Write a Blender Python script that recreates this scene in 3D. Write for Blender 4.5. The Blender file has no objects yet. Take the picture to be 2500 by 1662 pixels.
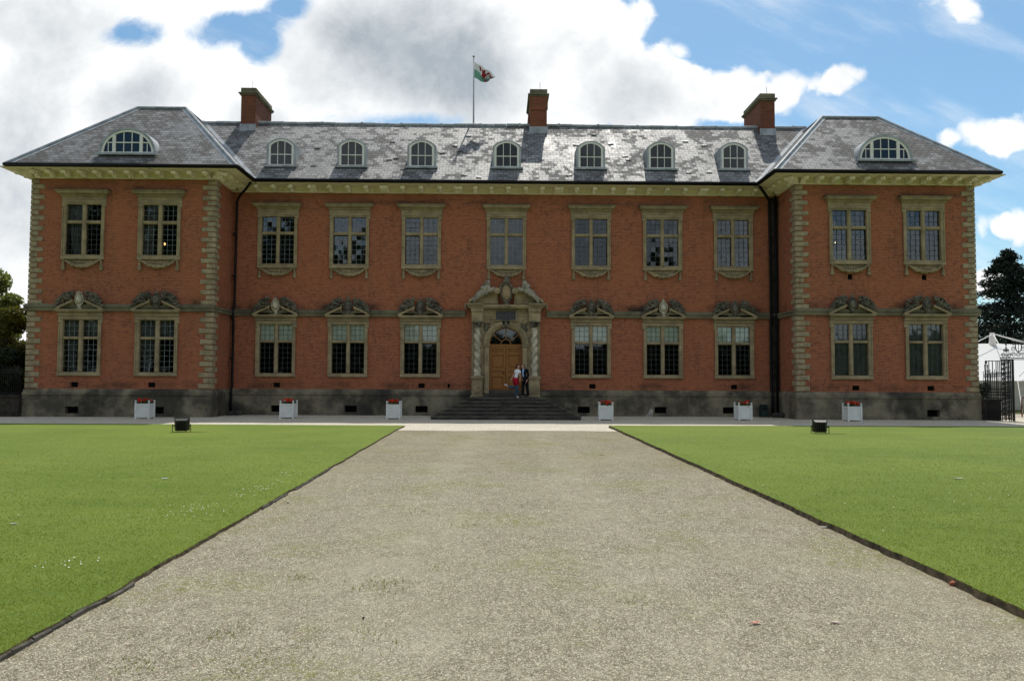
import bpy, bmesh, math, random
import numpy as np
from mathutils import Vector, Matrix
rnd = random.Random(7)
rng = np.random.default_rng(11)
SC = bpy.context.scene
COL = SC.collection
R = math.radians

# ------------------------------------------------------------------ camera
PITCH, YAW, ROLL = R(2.80), R(0.80), R(0.26)
CAM = Vector((-0.25, -41.0, 1.95))
fw = Vector((math.sin(YAW)*math.cos(PITCH), math.cos(YAW)*math.cos(PITCH), math.sin(PITCH)))
rt = fw.cross(Vector((0, 0, 1))).normalized()
up = rt.cross(fw)
r2 = rt*math.cos(ROLL) + up*math.sin(ROLL)
u2 = up*math.cos(ROLL) - rt*math.sin(ROLL)
cd = bpy.data.cameras.new('camera')
cam = bpy.data.objects.new('camera', cd)
COL.objects.link(cam)
M4 = Matrix(((r2.x, u2.x, -fw.x, CAM.x), (r2.y, u2.y, -fw.y, CAM.y), (r2.z, u2.z, -fw.z, CAM.z), (0, 0, 0, 1)))
cam.matrix_world = M4
cd.sensor_width = 36.0
cd.lens = 27.36
cd.clip_start = 0.1
cd.clip_end = 5000
SC.camera = cam
SC.view_settings.view_transform = 'Standard'
SC.view_settings.look = 'None'
SC.view_settings.gamma = 1
SC.view_settings.exposure = 0.0

# ------------------------------------------------------------------ sun and sky
SUN_EL, SUN_AZ = R(63.2), math.atan(0.24)      # azimuth from +Y (behind the house) towards +X
sd = Vector((math.sin(SUN_AZ)*math.cos(SUN_EL), math.cos(SUN_AZ)*math.cos(SUN_EL), math.sin(SUN_EL)))
sl = bpy.data.lights.new('sun', 'SUN')
sl.energy = 4.2
sl.angle = R(0.5)
sl.color = (1.0, 0.95, 0.86)
sun = bpy.data.objects.new('sun', sl)
COL.objects.link(sun)
sun.rotation_euler = sd.to_track_quat('Z', 'Y').to_euler()

SKY_STRENGTH = 0.118
CLOUD_STRENGTH = 1.0


class NT:
    """small expression helper for node trees"""
    def __init__(self, nt):
        self.nt = nt

    def node(self, t, **kw):
        n = self.nt.nodes.new(t)
        for k, v in kw.items():
            setattr(n, k, v)
        return n

    def link(self, a, b):
        self.nt.links.new(a, b)

    def put(self, sock, v):
        if v is None:
            return
        if hasattr(v, 'is_output'):
            self.nt.links.new(v, sock)
        else:
            if isinstance(v, (tuple, list)) and len(v) == 3 and sock.type == 'RGBA':
                v = (*v, 1)
            sock.default_value = v

    def m(self, op, a, b=None, c=None, clamp=False):
        n = self.node('ShaderNodeMath', operation=op, use_clamp=clamp)
        self.put(n.inputs[0], a)
        if b is not None:
            self.put(n.inputs[1], b)
        if c is not None:
            self.put(n.inputs[2], c)
        return n.outputs[0]

    def sstep(self, x, lo, hi):
        n = self.node('ShaderNodeMapRange', interpolation_type='SMOOTHSTEP')
        self.put(n.inputs[0], x)
        self.put(n.inputs[1], lo)
        self.put(n.inputs[2], hi)
        return n.outputs[0]

    def mr(self, x, a, b, c, d):
        n = self.node('ShaderNodeMapRange')
        for i, v in enumerate((x, a, b, c, d)):
            self.put(n.inputs[i], v)
        return n.outputs[0]

    def mix(self, f, a, b, blend='MIX'):
        n = self.node('ShaderNodeMix', data_type='RGBA', blend_type=blend)
        self.put(n.inputs[0], f)
        self.put(n.inputs[6], a)
        self.put(n.inputs[7], b)
        return n.outputs[2]

    def sep(self, v):
        n = self.node('ShaderNodeSeparateXYZ')
        self.link(v, n.inputs[0])
        return n.outputs

    def comb(self, x, y, z):
        n = self.node('ShaderNodeCombineXYZ')
        self.put(n.inputs[0], x)
        self.put(n.inputs[1], y)
        self.put(n.inputs[2], z)
        return n.outputs[0]

    def noise(self, vec, scale, detail=4, rough=0.55, dist=0.0):
        n = self.node('ShaderNodeTexNoise')
        self.put(n.inputs['Vector'], vec)
        n.inputs['Scale'].default_value = scale
        n.inputs['Detail'].default_value = detail
        n.inputs['Roughness'].default_value = rough
        n.inputs['Distortion'].default_value = dist
        return n.outputs['Fac']

    def scale(self, vec, s):
        n = self.node('ShaderNodeVectorMath', operation='MULTIPLY')
        self.put(n.inputs[0], vec)
        n.inputs[1].default_value = s
        return n.outputs[0]

    def vadd(self, a, b):
        n = self.node('ShaderNodeVectorMath', operation='ADD')
        self.put(n.inputs[0], a)
        self.put(n.inputs[1], b)
        return n.outputs[0]


world = bpy.data.worlds.new('World')
SC.world = world
world.use_nodes = True
wn = world.node_tree
wn.nodes.clear()
N = NT(wn)
wout = N.node('ShaderNodeOutputWorld')
sky = N.node('ShaderNodeTexSky', sky_type='NISHITA')
sky.sun_disc = False
sky.sun_elevation = SUN_EL
sky.sun_rotation = SUN_AZ
sky.altitude = 50
sky.air_density = 1.0
sky.dust_density = 1.0
sky.ozone_density = 1.4
tc = N.node('ShaderNodeTexCoord')
D = tc.outputs['Generated']
dx, dy, dz = N.sep(D)
ysafe = N.m('MAXIMUM', dy, 0.08)
U = N.m('DIVIDE', dx, ysafe)
V = N.m('DIVIDE', dz, ysafe)
UV = N.comb(U, V, 0.0)
w1 = N.m('SUBTRACT', N.noise(UV, 2.6, 3), 0.5)
w2 = N.m('SUBTRACT', N.noise(N.vadd(UV, (7.3, 2.1, 0.5)), 2.6, 3), 0.5)
U1 = N.m('MULTIPLY_ADD', w1, 0.10, U)
V1 = N.m('MULTIPLY_ADD', w2, 0.10, V)
fb = N.m('SUBTRACT', N.noise(UV, 8.0, 10, 0.66, 0.3), 0.5)
fb2 = N.m('SUBTRACT', N.noise(N.vadd(UV, (3.1, 9.2, 1.0)), 5.0, 6, 0.55), 0.5)


def ell(px, py, rx, ry, rot=0.0, uu=None, vv=None):
    """1 at the centre of a cloud lobe, 0 on its rim (directions given on a plane facing the house)"""
    a, b = (px - 1223)/1900.0, (924 - py)/1900.0
    ru, rv = rx/1900.0, ry/1900.0
    x = N.m('SUBTRACT', uu or U1, a)
    y = N.m('SUBTRACT', vv or V1, b)
    if rot:
        c, s = math.cos(R(rot)), math.sin(R(rot))
        x, y = (N.m('ADD', N.m('MULTIPLY', x, c), N.m('MULTIPLY', y, s)),
                N.m('SUBTRACT', N.m('MULTIPLY', y, c), N.m('MULTIPLY', x, s)))
    x = N.m('MULTIPLY', x, 1/ru)
    y = N.m('MULTIPLY', y, 1/rv)
    q = N.m('SQRT', N.m('ADD', N.m('MULTIPLY', x, x), N.m('MULTIPLY', y, y)))
    return N.m('SUBTRACT', 1.0, q)


def union(lst, k=None):
    o = lst[0]
    for e in lst[1:]:
        o = N.m('MAXIMUM', o, e)
    return o


def sized(e, rmin):
    return N.m('MULTIPLY', e, rmin/150.0)


cl = [(150, 350, 1250, 800, 0), (1230, 140, 400, 330, 0), (1480, 190, 215, 150, 0), (1600, 230, 230, 160, 0),
      (1640, 160, 70, 45, 0), (1790, 245, 130, 110, 0), (1930, 250, 170, 72, 18), (2045, 200, 125, 62, 25), (1560, 330, 420, 60, 0)]
cum = union([sized(ell(*c), min(c[2], c[3])) for c in cl])
hl = [(290, 68, 75, 36, -8), (575, 62, 125, 45, 8), (615, 95, 60, 55, 0), (690, 10, 60, 40, 0), (960, 285, 150, 34, 0)]
hol = union([sized(ell(*c), min(c[2], c[3])*1.5) for c in hl])
sm = [(2365, -15, 140, 75, 0), (2450, 330, 150, 85, 14), (2340, 350, 90, 40, 20), (2470, 545, 130, 62, 0), (2430, 690, 120, 60, 0), (2600, 480, 90, 60, 0)]
sml = union([sized(ell(*c), min(c[2], c[3])) for c in sm])
vor = N.node('ShaderNodeTexVoronoi', feature='F1')
N.link(N.comb(N.m('MULTIPLY_ADD', fb, 0.10, U), N.m('MULTIPLY_ADD', fb2, 0.10, V), 0.0), vor.inputs['Vector'])
vor.inputs['Scale'].default_value = 13.0
vor.inputs['Detail'].default_value = 2.0
vor.inputs['Roughness'].default_value = 0.62
puff = N.m('SUBTRACT', 0.62, vor.outputs['Distance'])
bump_ = N.m('ADD', N.m('MULTIPLY', puff, 0.36), N.m('MULTIPLY', fb, 0.45))
fld = N.m('ADD', N.m('MAXIMUM', cum, sml), bump_)
front_c = N.sstep(fld, -0.03, 0.17)
holm = N.sstep(N.m('ADD', N.m('MULTIPLY', hol, 1.1), N.m('MULTIPLY', fb, -1.15)), -0.16, 0.20)
front_c = N.m('MULTIPLY', front_c, N.m('MULTIPLY_ADD', holm, -1.0, 1.0))
# thin wisps in the blue
wv = N.comb(N.m('ADD', N.m('MULTIPLY', U, 1.2), N.m('MULTIPLY', V, -2.2)), N.m('ADD', N.m('MULTIPLY', V, 6.0), N.m('MULTIPLY', U, 3.0)), 0.0)
wisp = N.m('MULTIPLY', N.sstep(N.noise(wv, 2.0, 6, 0.6), 0.44, 0.85), 0.55)
front_c = N.m('MAXIMUM', front_c, wisp)
# the rest of the dome: broken cumulus
back_n = N.noise(D, 3.2, 8, 0.58, 0.3)
back_c = N.sstep(back_n, 0.40, 0.56)
infront = N.sstep(dy, 0.16, 0.34)
cov = N.mix(infront, back_c, front_c)
cov = N.m('MULTIPLY', cov, N.sstep(dz, -0.02, 0.02))
# shade inside the clouds: thick undersides are greyer
gl = [(1010, 130, 360, 150, -12, .92), (820, 190, 150, 90, 0, .55), (1290, 150, 200, 110, 0, .4), (1560, 250, 280, 90, 0, .38), (330, 240, 150, 75, 0, .70), (40, 330, 150, 260, 0, .55), (200, 380, 420, 50, 0, .45),
      (640, 270, 130, 50, 0, .45), (20, 30, 200, 90, 0, .5), (30, 560, 260, 80, 0, .35)]
gsum = None
for (a, b, c, d_, ro, wgt) in gl:
    e = N.m('MULTIPLY', N.sstep(N.m('MULTIPLY_ADD', fb2, 1.0, ell(a, b, c, d_, ro)), -0.55, 0.85), wgt)
    gsum = e if gsum is None else N.m('MAXIMUM', gsum, e)
gsh = N.m('MULTIPLY', N.m('ADD', gsum, N.m('ADD', N.m('MULTIPLY', fb, 1.25), N.m('MULTIPLY', fb2, 1.25)), clamp=True), 1.0, clamp=True)
bsh = N.sstep(back_n, 0.42, 0.66)
gsh = N.mix(infront, bsh, gsh)
ccol = N.mix(gsh, (1.12, 1.13, 1.13), (0.43, 0.485, 0.54))
bg1 = N.node('ShaderNodeBackground')
skc = N.mix(1.0, sky.outputs[0], (0.80, 1.06, 1.10), 'MULTIPLY')
N.link(skc, bg1.inputs[0])
bg1.inputs[1].default_value = SKY_STRENGTH
bg2 = N.node('ShaderNodeBackground')
N.link(ccol, bg2.inputs[0])
bg2.inputs[1].default_value = CLOUD_STRENGTH
mixs = N.node('ShaderNodeMixShader')
N.link(cov, mixs.inputs[0])
N.link(bg1.outputs[0], mixs.inputs[1])
N.link(bg2.outputs[0], mixs.inputs[2])
N.link(mixs.outputs[0], wout.inputs[0])

# ------------------------------------------------------------------ materials


def newmat(name):
    m = bpy.data.materials.new(name)
    m.use_nodes = True
    m.node_tree.nodes.clear()
    n = NT(m.node_tree)
    out = n.node('ShaderNodeOutputMaterial')
    b = n.node('ShaderNodeBsdfPrincipled')
    n.link(b.outputs[0], out.inputs[0])
    return m, n, b


def coords(n, vary=False):
    c = n.node('ShaderNodeTexCoord').outputs['Object']
    if vary:
        oi = n.node('ShaderNodeObjectInfo')
        k = n.m('MULTIPLY', oi.outputs['Random'], 37.0)
        c = n.vadd(c, n.comb(k, n.m('MULTIPLY', k, 1.7), n.m('MULTIPLY', k, 0.6)))
    return c


def bump(n, b, h, strength, dist):
    bp = n.node('ShaderNodeBump')
    bp.inputs['Strength'].default_value = strength
    bp.inputs['Distance'].default_value = dist
    n.put(bp.inputs['Height'], h)
    n.link(bp.outputs[0], b.inputs['Normal'])
    return bp


def simple(name, col, rough=0.7, var=0.15, scale=3.0, spec=0.3, metal=0.0, vary=True, bmp=0.0, col2=None):
    m, n, b = newmat(name)
    c = coords(n, vary)
    f = n.noise(c, scale, 5, 0.6)
    lo = col2 or tuple(x*(1-var*2) for x in col)
    hi = tuple(min(1, x*(1+var)) for x in col)
    n.put(b.inputs['Base Color'], n.mix(n.sstep(f, 0.28, 0.72), lo, hi))
    b.inputs['Roughness'].default_value = rough
    b.inputs['Specular IOR Level'].default_value = spec
    b.inputs['Metallic'].default_value = metal
    if bmp:
        bump(n, b, n.noise(c, scale*6, 4), bmp, 0.02)
    return m


def brick_mat(name, c1, c2, c3, mortar, soot=1.0):
    m, n, b = newmat(name)
    c = coords(n)
    x, y, z = n.sep(c)
    v = n.comb(n.m('ADD', x, y), z, 0.0)
    bt = n.node('ShaderNodeTexBrick')
    n.link(v, bt.inputs['Vector'])
    bt.inputs['Scale'].default_value = 1.0
    bt.inputs['Brick Width'].default_value = 0.235
    bt.inputs['Row Height'].default_value = 0.078
    bt.inputs['Mortar Size'].default_value = 0.011
    bt.inputs['Mortar Smooth'].default_value = 0.3
    bt.inputs['Bias'].default_value = 0.0
    bt.inputs['Color1'].default_value = (*c1, 1)
    bt.inputs['Color2'].default_value = (*c2, 1)
    bt.inputs['Mortar'].default_value = (*mortar, 1)
    # dark headers here and there (per-brick random)
    rowf = n.m('FLOOR', n.m('DIVIDE', z, 0.078))
    off = n.m('MULTIPLY', n.m('MODULO', rowf, 2.0), 0.1175)
    colf = n.m('FLOOR', n.m('DIVIDE', n.m('ADD', n.m('ADD', x, y), off), 0.1175))
    wnz = n.node('ShaderNodeTexWhiteNoise', noise_dimensions='2D')
    n.link(n.comb(colf, rowf, 0.0), wnz.inputs['Vector'])
    big = n.noise(c, 0.33, 4, 0.6)
    mid = n.noise(c, 1.7, 5, 0.65)
    thr = n.mr(mid, 0.35, 0.7, 0.95, 0.70)
    darkb = n.m('MULTIPLY', n.m('GREATER_THAN', wnz.outputs['Value'], thr), 0.42)
    col = n.mix(darkb, bt.outputs['Color'], c3)
    col = n.mix(n.m('MULTIPLY', n.sstep(big, 0.42, 0.68), 0.38), col, (0.41, 0.140, 0.064))
    # soot streaks running down from ledges, and lime bloom
    sv = n.comb(n.m('MULTIPLY', n.m('ADD', x, y), 1.3), n.m('MULTIPLY', z, 0.16), 0.3)
    st = n.sstep(n.noise(sv, 1.6, 5, 0.62), 0.54, 0.80)
    col = n.mix(n.m('MULTIPLY', st, 0.40*soot), col, (0.065, 0.040, 0.030))
    gr = n.sstep(n.noise(c, 0.9, 6, 0.7), 0.58, 0.82)
    col = n.mix(n.m('MULTIPLY', gr, 0.30*soot), col, (0.12, 0.085, 0.062))
    lime = n.sstep(n.noise(n.vadd(c, (3, 5, 9)), 2.3, 6, 0.7), 0.66, 0.86)
    col = n.mix(n.m('MULTIPLY', lime, 0.35), col, (0.40, 0.30, 0.22))
    # soot lying above the string course and the plinth
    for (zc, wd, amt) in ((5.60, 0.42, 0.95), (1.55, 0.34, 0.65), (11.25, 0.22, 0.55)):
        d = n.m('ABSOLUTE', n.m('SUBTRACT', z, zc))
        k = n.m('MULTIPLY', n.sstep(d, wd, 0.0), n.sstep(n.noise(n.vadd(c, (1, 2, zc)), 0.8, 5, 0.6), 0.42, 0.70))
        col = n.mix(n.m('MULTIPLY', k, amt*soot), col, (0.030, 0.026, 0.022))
    n.put(b.inputs['Base Color'], col)
    b.inputs['Roughness'].default_value = 0.85
    b.inputs['Specular IOR Level'].default_value = 0.15
    bump(n, b, bt.outputs['Fac'], 0.35, -0.01)
    return m


def slate_mat(name, axis):
    m, n, b = newmat(name)
    c = coords(n)
    x, y, z = n.sep(c)
    a = x if axis == 'x' else y
    zz = n.m('MULTIPLY', z, 1.4142)
    jit = n.m('MULTIPLY', n.m('SUBTRACT', n.noise(c, 1.3, 3), 0.5), 0.07)
    zj = n.m('ADD', zz, jit)
    v = n.comb(a, zj, 0.0)
    bt = n.node('ShaderNodeTexBrick')
    n.link(v, bt.inputs['Vector'])
    RW, RH = 0.34, 0.235
    bt.inputs['Scale'].default_value = 1.0
    bt.inputs['Brick Width'].default_value = RW
    bt.inputs['Row Height'].default_value = RH
    bt.inputs['Mortar Size'].default_value = 0.020
    bt.inputs['Mortar Smooth'].default_value = 0.4
    bt.inputs['Color1'].default_value = (0.175, 0.178, 0.185, 1)
    bt.inputs['Color2'].default_value = (0.105, 0.103, 0.105, 1)
    bt.inputs['Mortar'].default_value = (0.035, 0.035, 0.038, 1)
    rowf = n.m('FLOOR', n.m('DIVIDE', zj, RH))
    off = n.m('MULTIPLY', n.m('MODULO', rowf, 2.0), RW/2)
    colf = n.m('FLOOR', n.m('DIVIDE', n.m('ADD', a, off), RW))
    wnz = n.node('ShaderNodeTexWhiteNoise', noise_dimensions='2D')
    n.link(n.comb(colf, rowf, 0.0), wnz.inputs['Vector'])
    w = wnz.outputs['Value']
    pat = n.noise(n.comb(n.m('MULTIPLY', a, 1.0), n.m('MULTIPLY', z, 0.55), 0.0), 0.75, 5, 0.65)
    lich = n.m('ADD', n.m('MULTIPLY', n.m('SUBTRACT', w, 0.5), 0.34), pat)
    wing = n.sstep(n.m('ABSOLUTE', x), 11.5, 16.5)
    col = n.mix(n.m('MULTIPLY', n.sstep(lich, 0.48, 0.72), n.m('MULTIPLY_ADD', wing, -0.40, 0.62)), bt.outputs['Color'], (0.30, 0.30, 0.295))
    pat2 = n.noise(n.vadd(n.comb(n.m('MULTIPLY', a, 0.8), n.m('MULTIPLY', z, 0.6), 0.0), (4, 7, 1)), 0.8, 6, 0.68)
    moss = n.m('ADD', n.m('MULTIPLY', n.m('SUBTRACT', w, 0.5), -0.22), pat2)
    moss = n.m('ADD', moss, n.m('MULTIPLY', wing, 0.075))
    col = n.mix(n.m('MULTIPLY', n.sstep(moss, 0.52, 0.70), 0.70), col, (0.100, 0.090, 0.082))
    yl = n.sstep(n.noise(n.vadd(c, (9, 1, 4)), 1.1, 5, 0.65), 0.66, 0.8)
    col = n.mix(n.m('MULTIPLY', yl, 0.35), col, (0.22, 0.20, 0.10))
    col = n.mix(n.m('MULTIPLY', n.m('SUBTRACT', 1.0, n.sstep(bt.outputs['Fac'], 0.9, 0.1)), 0.75), col, (0.03, 0.03, 0.032))
    n.put(b.inputs['Base Color'], col)
    n.put(b.inputs['Roughness'], n.m('ADD', n.mr(w, 0, 1, 0.50, 0.64), n.m('MULTIPLY', n.sstep(moss, 0.48, 0.62), 0.25)))
    n.put(b.inputs['Specular IOR Level'], n.m('MULTIPLY_ADD', n.sstep(moss, 0.46, 0.60), -0.45, 0.72))
    hgt = n.m('ADD', n.m('MULTIPLY', bt.outputs['Fac'], -1.0), n.m('MULTIPLY', w, 0.6))
    bump(n, b, hgt, 0.55, 0.025)
    return m


def stone_mat(name, base, dark, scale=1.8, green=0.25, bm=0.3, vary=True):
    m, n, b = newmat(name)
    c = coords(n, vary)
    f = n.noise(c, scale, 6, 0.65)
    col = n.mix(n.sstep(f, 0.30, 0.70), dark, base)
    g = n.sstep(n.noise(n.vadd(c, (5, 3, 8)), scale*0.8, 5, 0.6), 0.5, 0.75)
    col = n.mix(n.m('MULTIPLY', g, green), col, (0.19, 0.175, 0.115))
    s = n.sstep(n.noise(n.scale(c, (2.2, 2.2, 0.35)), scale, 5, 0.65), 0.56, 0.82)
    col = n.mix(n.m('MULTIPLY', s, 0.6), col, (0.045, 0.042, 0.036))
    n.put(b.inputs['Base Color'], col)
    b.inputs['Roughness'].default_value = 0.9
    b.inputs['Specular IOR Level'].default_value = 0.12
    bump(n, b, n.noise(c, scale*12, 5, 0.6), bm, 0.02)
    return m


def plinth_mat():
    m, n, b = newmat('plinth_render')
    c = coords(n)
    x, y, z = n.sep(c)
    f = n.noise(c, 0.75, 7, 0.66)
    col = n.mix(n.sstep(f, 0.36, 0.64), (0.085, 0.076, 0.060), (0.26, 0.225, 0.155))
    f2 = n.sstep(n.noise(n.vadd(c, (8, 2, 1)), 0.30, 6, 0.62), 0.50, 0.60)
    col = n.mix(n.m('MULTIPLY', f2, 0.75), col, (0.035, 0.033, 0.030))
    sv = n.comb(n.m('MULTIPLY', n.m('ADD', x, y), 2.5), n.m('MULTIPLY', z, 0.4), 0.0)
    st = n.sstep(n.noise(sv, 1.5, 5, 0.6), 0.55, 0.8)
    col = n.mix(n.m('MULTIPLY', st, 0.4), col, (0.26, 0.225, 0.15))
    n.put(b.inputs['Base Color'], col)
    b.inputs['Roughness'].default_value = 0.92
    b.inputs['Specular IOR Level'].default_value = 0.1
    bump(n, b, n.noise(c, 14, 6, 0.65), 0.35, 0.02)
    return m


def glass_mat(name='window_glass', refl=2.3):
    m = bpy.data.materials.new(name)
    m.use_nodes = True
    m.node_tree.nodes.clear()
    n = NT(m.node_tree)
    out = n.node('ShaderNodeOutputMaterial')
    tr = n.node('ShaderNodeBsdfTransparent')
    tr.inputs[0].default_value = (0.84, 0.88, 0.86, 1)
    gl_ = n.node('ShaderNodeBsdfGlossy')
    gl_.inputs['Roughness'].default_value = 0.03
    gl_.inputs[0].default_value = (0.90, 0.96, 1, 1)
    fr = n.node('ShaderNodeFresnel')
    fr.inputs[0].default_value = 1.5
    mx = n.node('ShaderNodeMixShader')
    n.link(n.m('MULTIPLY', fr.outputs[0], refl, clamp=True), mx.inputs[0])
    n.link(tr.outputs[0], mx.inputs[1])
    n.link(gl_.outputs[0], mx.inputs[2])
    n.link(mx.outputs[0], out.inputs[0])
    return m


def gravel_mat(name, a, bcol, dark, scale, dirt, weed=0.0):
    m, n, b = newmat(name)
    c = coords(n)
    flat = n.scale(c, (1, 1, 0))
    vo = n.node('ShaderNodeTexVoronoi', feature='F1')
    n.link(flat, vo.inputs['Vector'])
    vo.inputs['Scale'].default_value = scale
    vo.inputs['Randomness'].default_value = 1.0
    h, s, v = n.sep(vo.outputs['Color'])
    col = n.mix(n.sstep(h, 0.0, 1.0), dark, a)
    col = n.mix(n.m('MULTIPLY', n.m('GREATER_THAN', s, 0.80), 0.9), col, bcol)
    col = n.mix(n.m('MULTIPLY', n.m('GREATER_THAN', v, 0.93), 0.6), col, (0.26, 0.13, 0.075))
    col = n.mix(n.m('MULTIPLY', n.m('LESS_THAN', v, 0.10), 0.7), col, (0.10, 0.10, 0.10))
    gap = n.sstep(vo.outputs['Distance'], 0.36, 0.66)
    col = n.mix(n.m('MULTIPLY', gap, 0.55), col, (0.11, 0.09, 0.06))
    for (sc_, am_, seed_) in ((46, 0.34, 3.3), (15, 0.20, 8.1), (6, 0.11, 1.7)):
        v2 = n.node('ShaderNodeTexVoronoi', feature='F1')
        n.link(n.vadd(n.scale(flat, (1, 0.75, 0)), (seed_, seed_*2, 0)), v2.inputs['Vector'])
        v2.inputs['Scale'].default_value = sc_
        q1, q2, q3 = n.sep(v2.outputs['Color'])
        col = n.mix(n.m('MULTIPLY', n.sstep(q1, 0.45, 1.0), am_), col, dark)
        col = n.mix(n.m('MULTIPLY', n.sstep(q2, 0.62, 1.0), am_*0.8), col, bcol)
    big = n.noise(flat, 0.35, 6, 0.6)
    col = n.mix(n.m('MULTIPLY', n.sstep(big, 0.40, 0.70), 0.40), col, dirt)
    mott = n.noise(n.scale(flat, (0.8, 1.3, 0)), 2.4, 8, 0.78)
    col = n.mix(n.m('MULTIPLY', n.sstep(mott, 0.47, 0.72), 0.30), col, (0.115, 0.105, 0.072))
    # faint wheel tracks: cleaner, paler strips along the drive
    fx, fy, fz = n.sep(flat)
    wx = n.m('ADD', n.m('ABSOLUTE', n.m('ADD', fx, n.m('MULTIPLY', n.m('SUBTRACT', n.noise(flat, 0.25, 3), 0.5), 1.6))), -1.15)
    tr_ = n.m('MULTIPLY', n.sstep(n.m('ABSOLUTE', wx), 0.75, 0.1), n.sstep(n.noise(flat, 0.8, 5, 0.7), 0.35, 0.65))
    col = n.mix(n.m('MULTIPLY', tr_, 0.18 if weed else 0.0), col, (0.46, 0.425, 0.32))
    edge_ = n.sstep(n.m('ABSOLUTE', fx), 2.6, 4.1)
    col = n.mix(n.m('MULTIPLY', n.m('MULTIPLY', edge_, n.sstep(n.noise(flat, 1.6, 6, 0.7), 0.40, 0.70)), 0.45 if weed else 0.0), col, (0.20, 0.155, 0.095))
    if weed:
        wd = n.noise(n.vadd(flat, (13, 4, 0)), 0.55, 4, 0.6)
        wd2 = n.noise(flat, 9.0, 5, 0.7)
        k = n.m('MULTIPLY', n.sstep(wd, 0.50, 0.70), n.sstep(wd2, 0.42, 0.62))
        col = n.mix(n.m('MULTIPLY', k, weed), col, (0.16, 0.165, 0.045))
    n.put(b.inputs['Base Color'], col)
    b.inputs['Roughness'].default_value = 0.95
    b.inputs['Specular IOR Level'].default_value = 0.08
    hh = n.m('ADD', n.m('MULTIPLY', vo.outputs['Distance'], -1.0), n.m('MULTIPLY', n.noise(flat, 2.5, 4), 0.8))
    bump(n, b, hh, 0.75, 0.012)
    return m


def lawn_mat(name='lawn_grass', mul=1.0):
    m, n, b = newmat(name)
    c = coords(n)
    flat = n.scale(c, (1, 1, 0))
    f1 = n.noise(flat, 0.22, 5, 0.6)
    f2 = n.noise(n.scale(flat, (0.35, 1.2, 0)), 0.9, 5, 0.6)
    f3 = n.noise(flat, 45, 3, 0.6)
    f4 = n.noise(flat, 6.5, 6, 0.7)
    col = n.mix(n.sstep(f1, 0.3, 0.7), (0.112, 0.168, 0.020), (0.160, 0.212, 0.030))
    col = n.mix(n.m('MULTIPLY', n.sstep(f2, 0.42, 0.72), 0.5), col, (0.190, 0.230, 0.038))
    col = n.mix(n.m('MULTIPLY', n.sstep(f4, 0.45, 0.75), 0.45), col, (0.085, 0.135, 0.016))
    col = n.mix(n.m('MULTIPLY', n.sstep(f3, 0.35, 0.7), 0.5), col, (0.065, 0.10, 0.014))
    n.put(b.inputs['Base Color'], col)
    b.inputs['Roughness'].default_value = 0.75
    b.inputs['Specular IOR Level'].default_value = 0.15
    bump(n, b, n.m('ADD', n.noise(flat, 60, 4, 0.7), n.m('MULTIPLY', f4, 0.6)), 0.7, 0.02)
    return m


def leaf_mat(name, c1, c2, trans=0.3, scale=1.2):
    m, n, b = newmat(name)
    c = coords(n)
    f = n.noise(c, scale, 4)
    g = n.node('ShaderNodeNewGeometry')
    rp = g.outputs['Random Per Island']
    col = n.mix(n.m('ADD', n.m('MULTIPLY', n.sstep(f, 0.3, 0.7), 0.6), n.m('MULTIPLY', rp, 0.4)), c1, c2)
    n.put(b.inputs['Base Color'], col)
    b.inputs['Roughness'].default_value = 0.6
    b.inputs['Specular IOR Level'].default_value = 0.2
    if trans:
        t = n.node('ShaderNodeBsdfTranslucent')
        n.link(n.mix(1.0, col, (1.3, 1.3, 0.6), 'MULTIPLY'), t.inputs[0])
        mx = n.node('ShaderNodeMixShader')
        mx.inputs[0].default_value = trans
        out = [x for x in m.node_tree.nodes if x.type == 'OUTPUT_MATERIAL'][0]
        n.link(b.outputs[0], mx.inputs[1])
        n.link(t.outputs[0], mx.inputs[2])
        n.link(mx.outputs[0], out.inputs[0])
    return m


def emit_mat(name, col, s):
    m = bpy.data.materials.new(name)
    m.use_nodes = True
    m.node_tree.nodes.clear()
    n = NT(m.node_tree)
    out = n.node('ShaderNodeOutputMaterial')
    e = n.node('ShaderNodeEmission')
    e.inputs[0].default_value = (*col, 1)
    e.inputs[1].default_value = s
    n.link(e.outputs[0], out.inputs[0])
    return m


def wood_mat(name, c1, c2, rough=0.45):
    m, n, b = newmat(name)
    c = coords(n)
    f = n.noise(n.scale(c, (9, 9, 0.9)), 2.0, 6, 0.6, 0.5)
    n.put(b.inputs['Base Color'], n.mix(n.sstep(f, 0.3, 0.7), c1, c2))
    b.inputs['Roughness'].default_value = rough
    b.inputs['Specular IOR Level'].default_value = 0.35
    return m


MT = {}
MT['brick'] = brick_mat('red_brick', (0.395, 0.113, 0.055), (0.262, 0.076, 0.041), (0.135, 0.048, 0.036), (0.31, 0.185, 0.11))
MT['chimbrick'] = brick_mat('chimney_brick', (0.21, 0.062, 0.032), (0.145, 0.045, 0.026), (0.085, 0.04, 0.03), (0.16, 0.10, 0.07), soot=0.8)
MT['slate_x'] = slate_mat('slate_front', 'x')
MT['slate_y'] = slate_mat('slate_side', 'y')
MT['stone'] = stone_mat('window_stone', (0.40, 0.315, 0.190), (0.235, 0.185, 0.115), 1.9, 0.28)
MT['carved'] = stone_mat('weathered_carving', (0.20, 0.185, 0.14), (0.060, 0.056, 0.048), 3.0, 0.3, 0.5)
MT['doorstone'] = stone_mat('door_stone', (0.42, 0.335, 0.20), (0.21, 0.17, 0.105), 2.0, 0.45, 0.4, False)
MT['figure'] = stone_mat('figure_stone', (0.42, 0.385, 0.30), (0.13, 0.12, 0.095), 4.0, 0.25, 0.5, False)
MT['sootstone'] = stone_mat('sooty_stone', (0.10, 0.09, 0.07), (0.03, 0.028, 0.024), 4.0, 0.3, 0.5)
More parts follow.
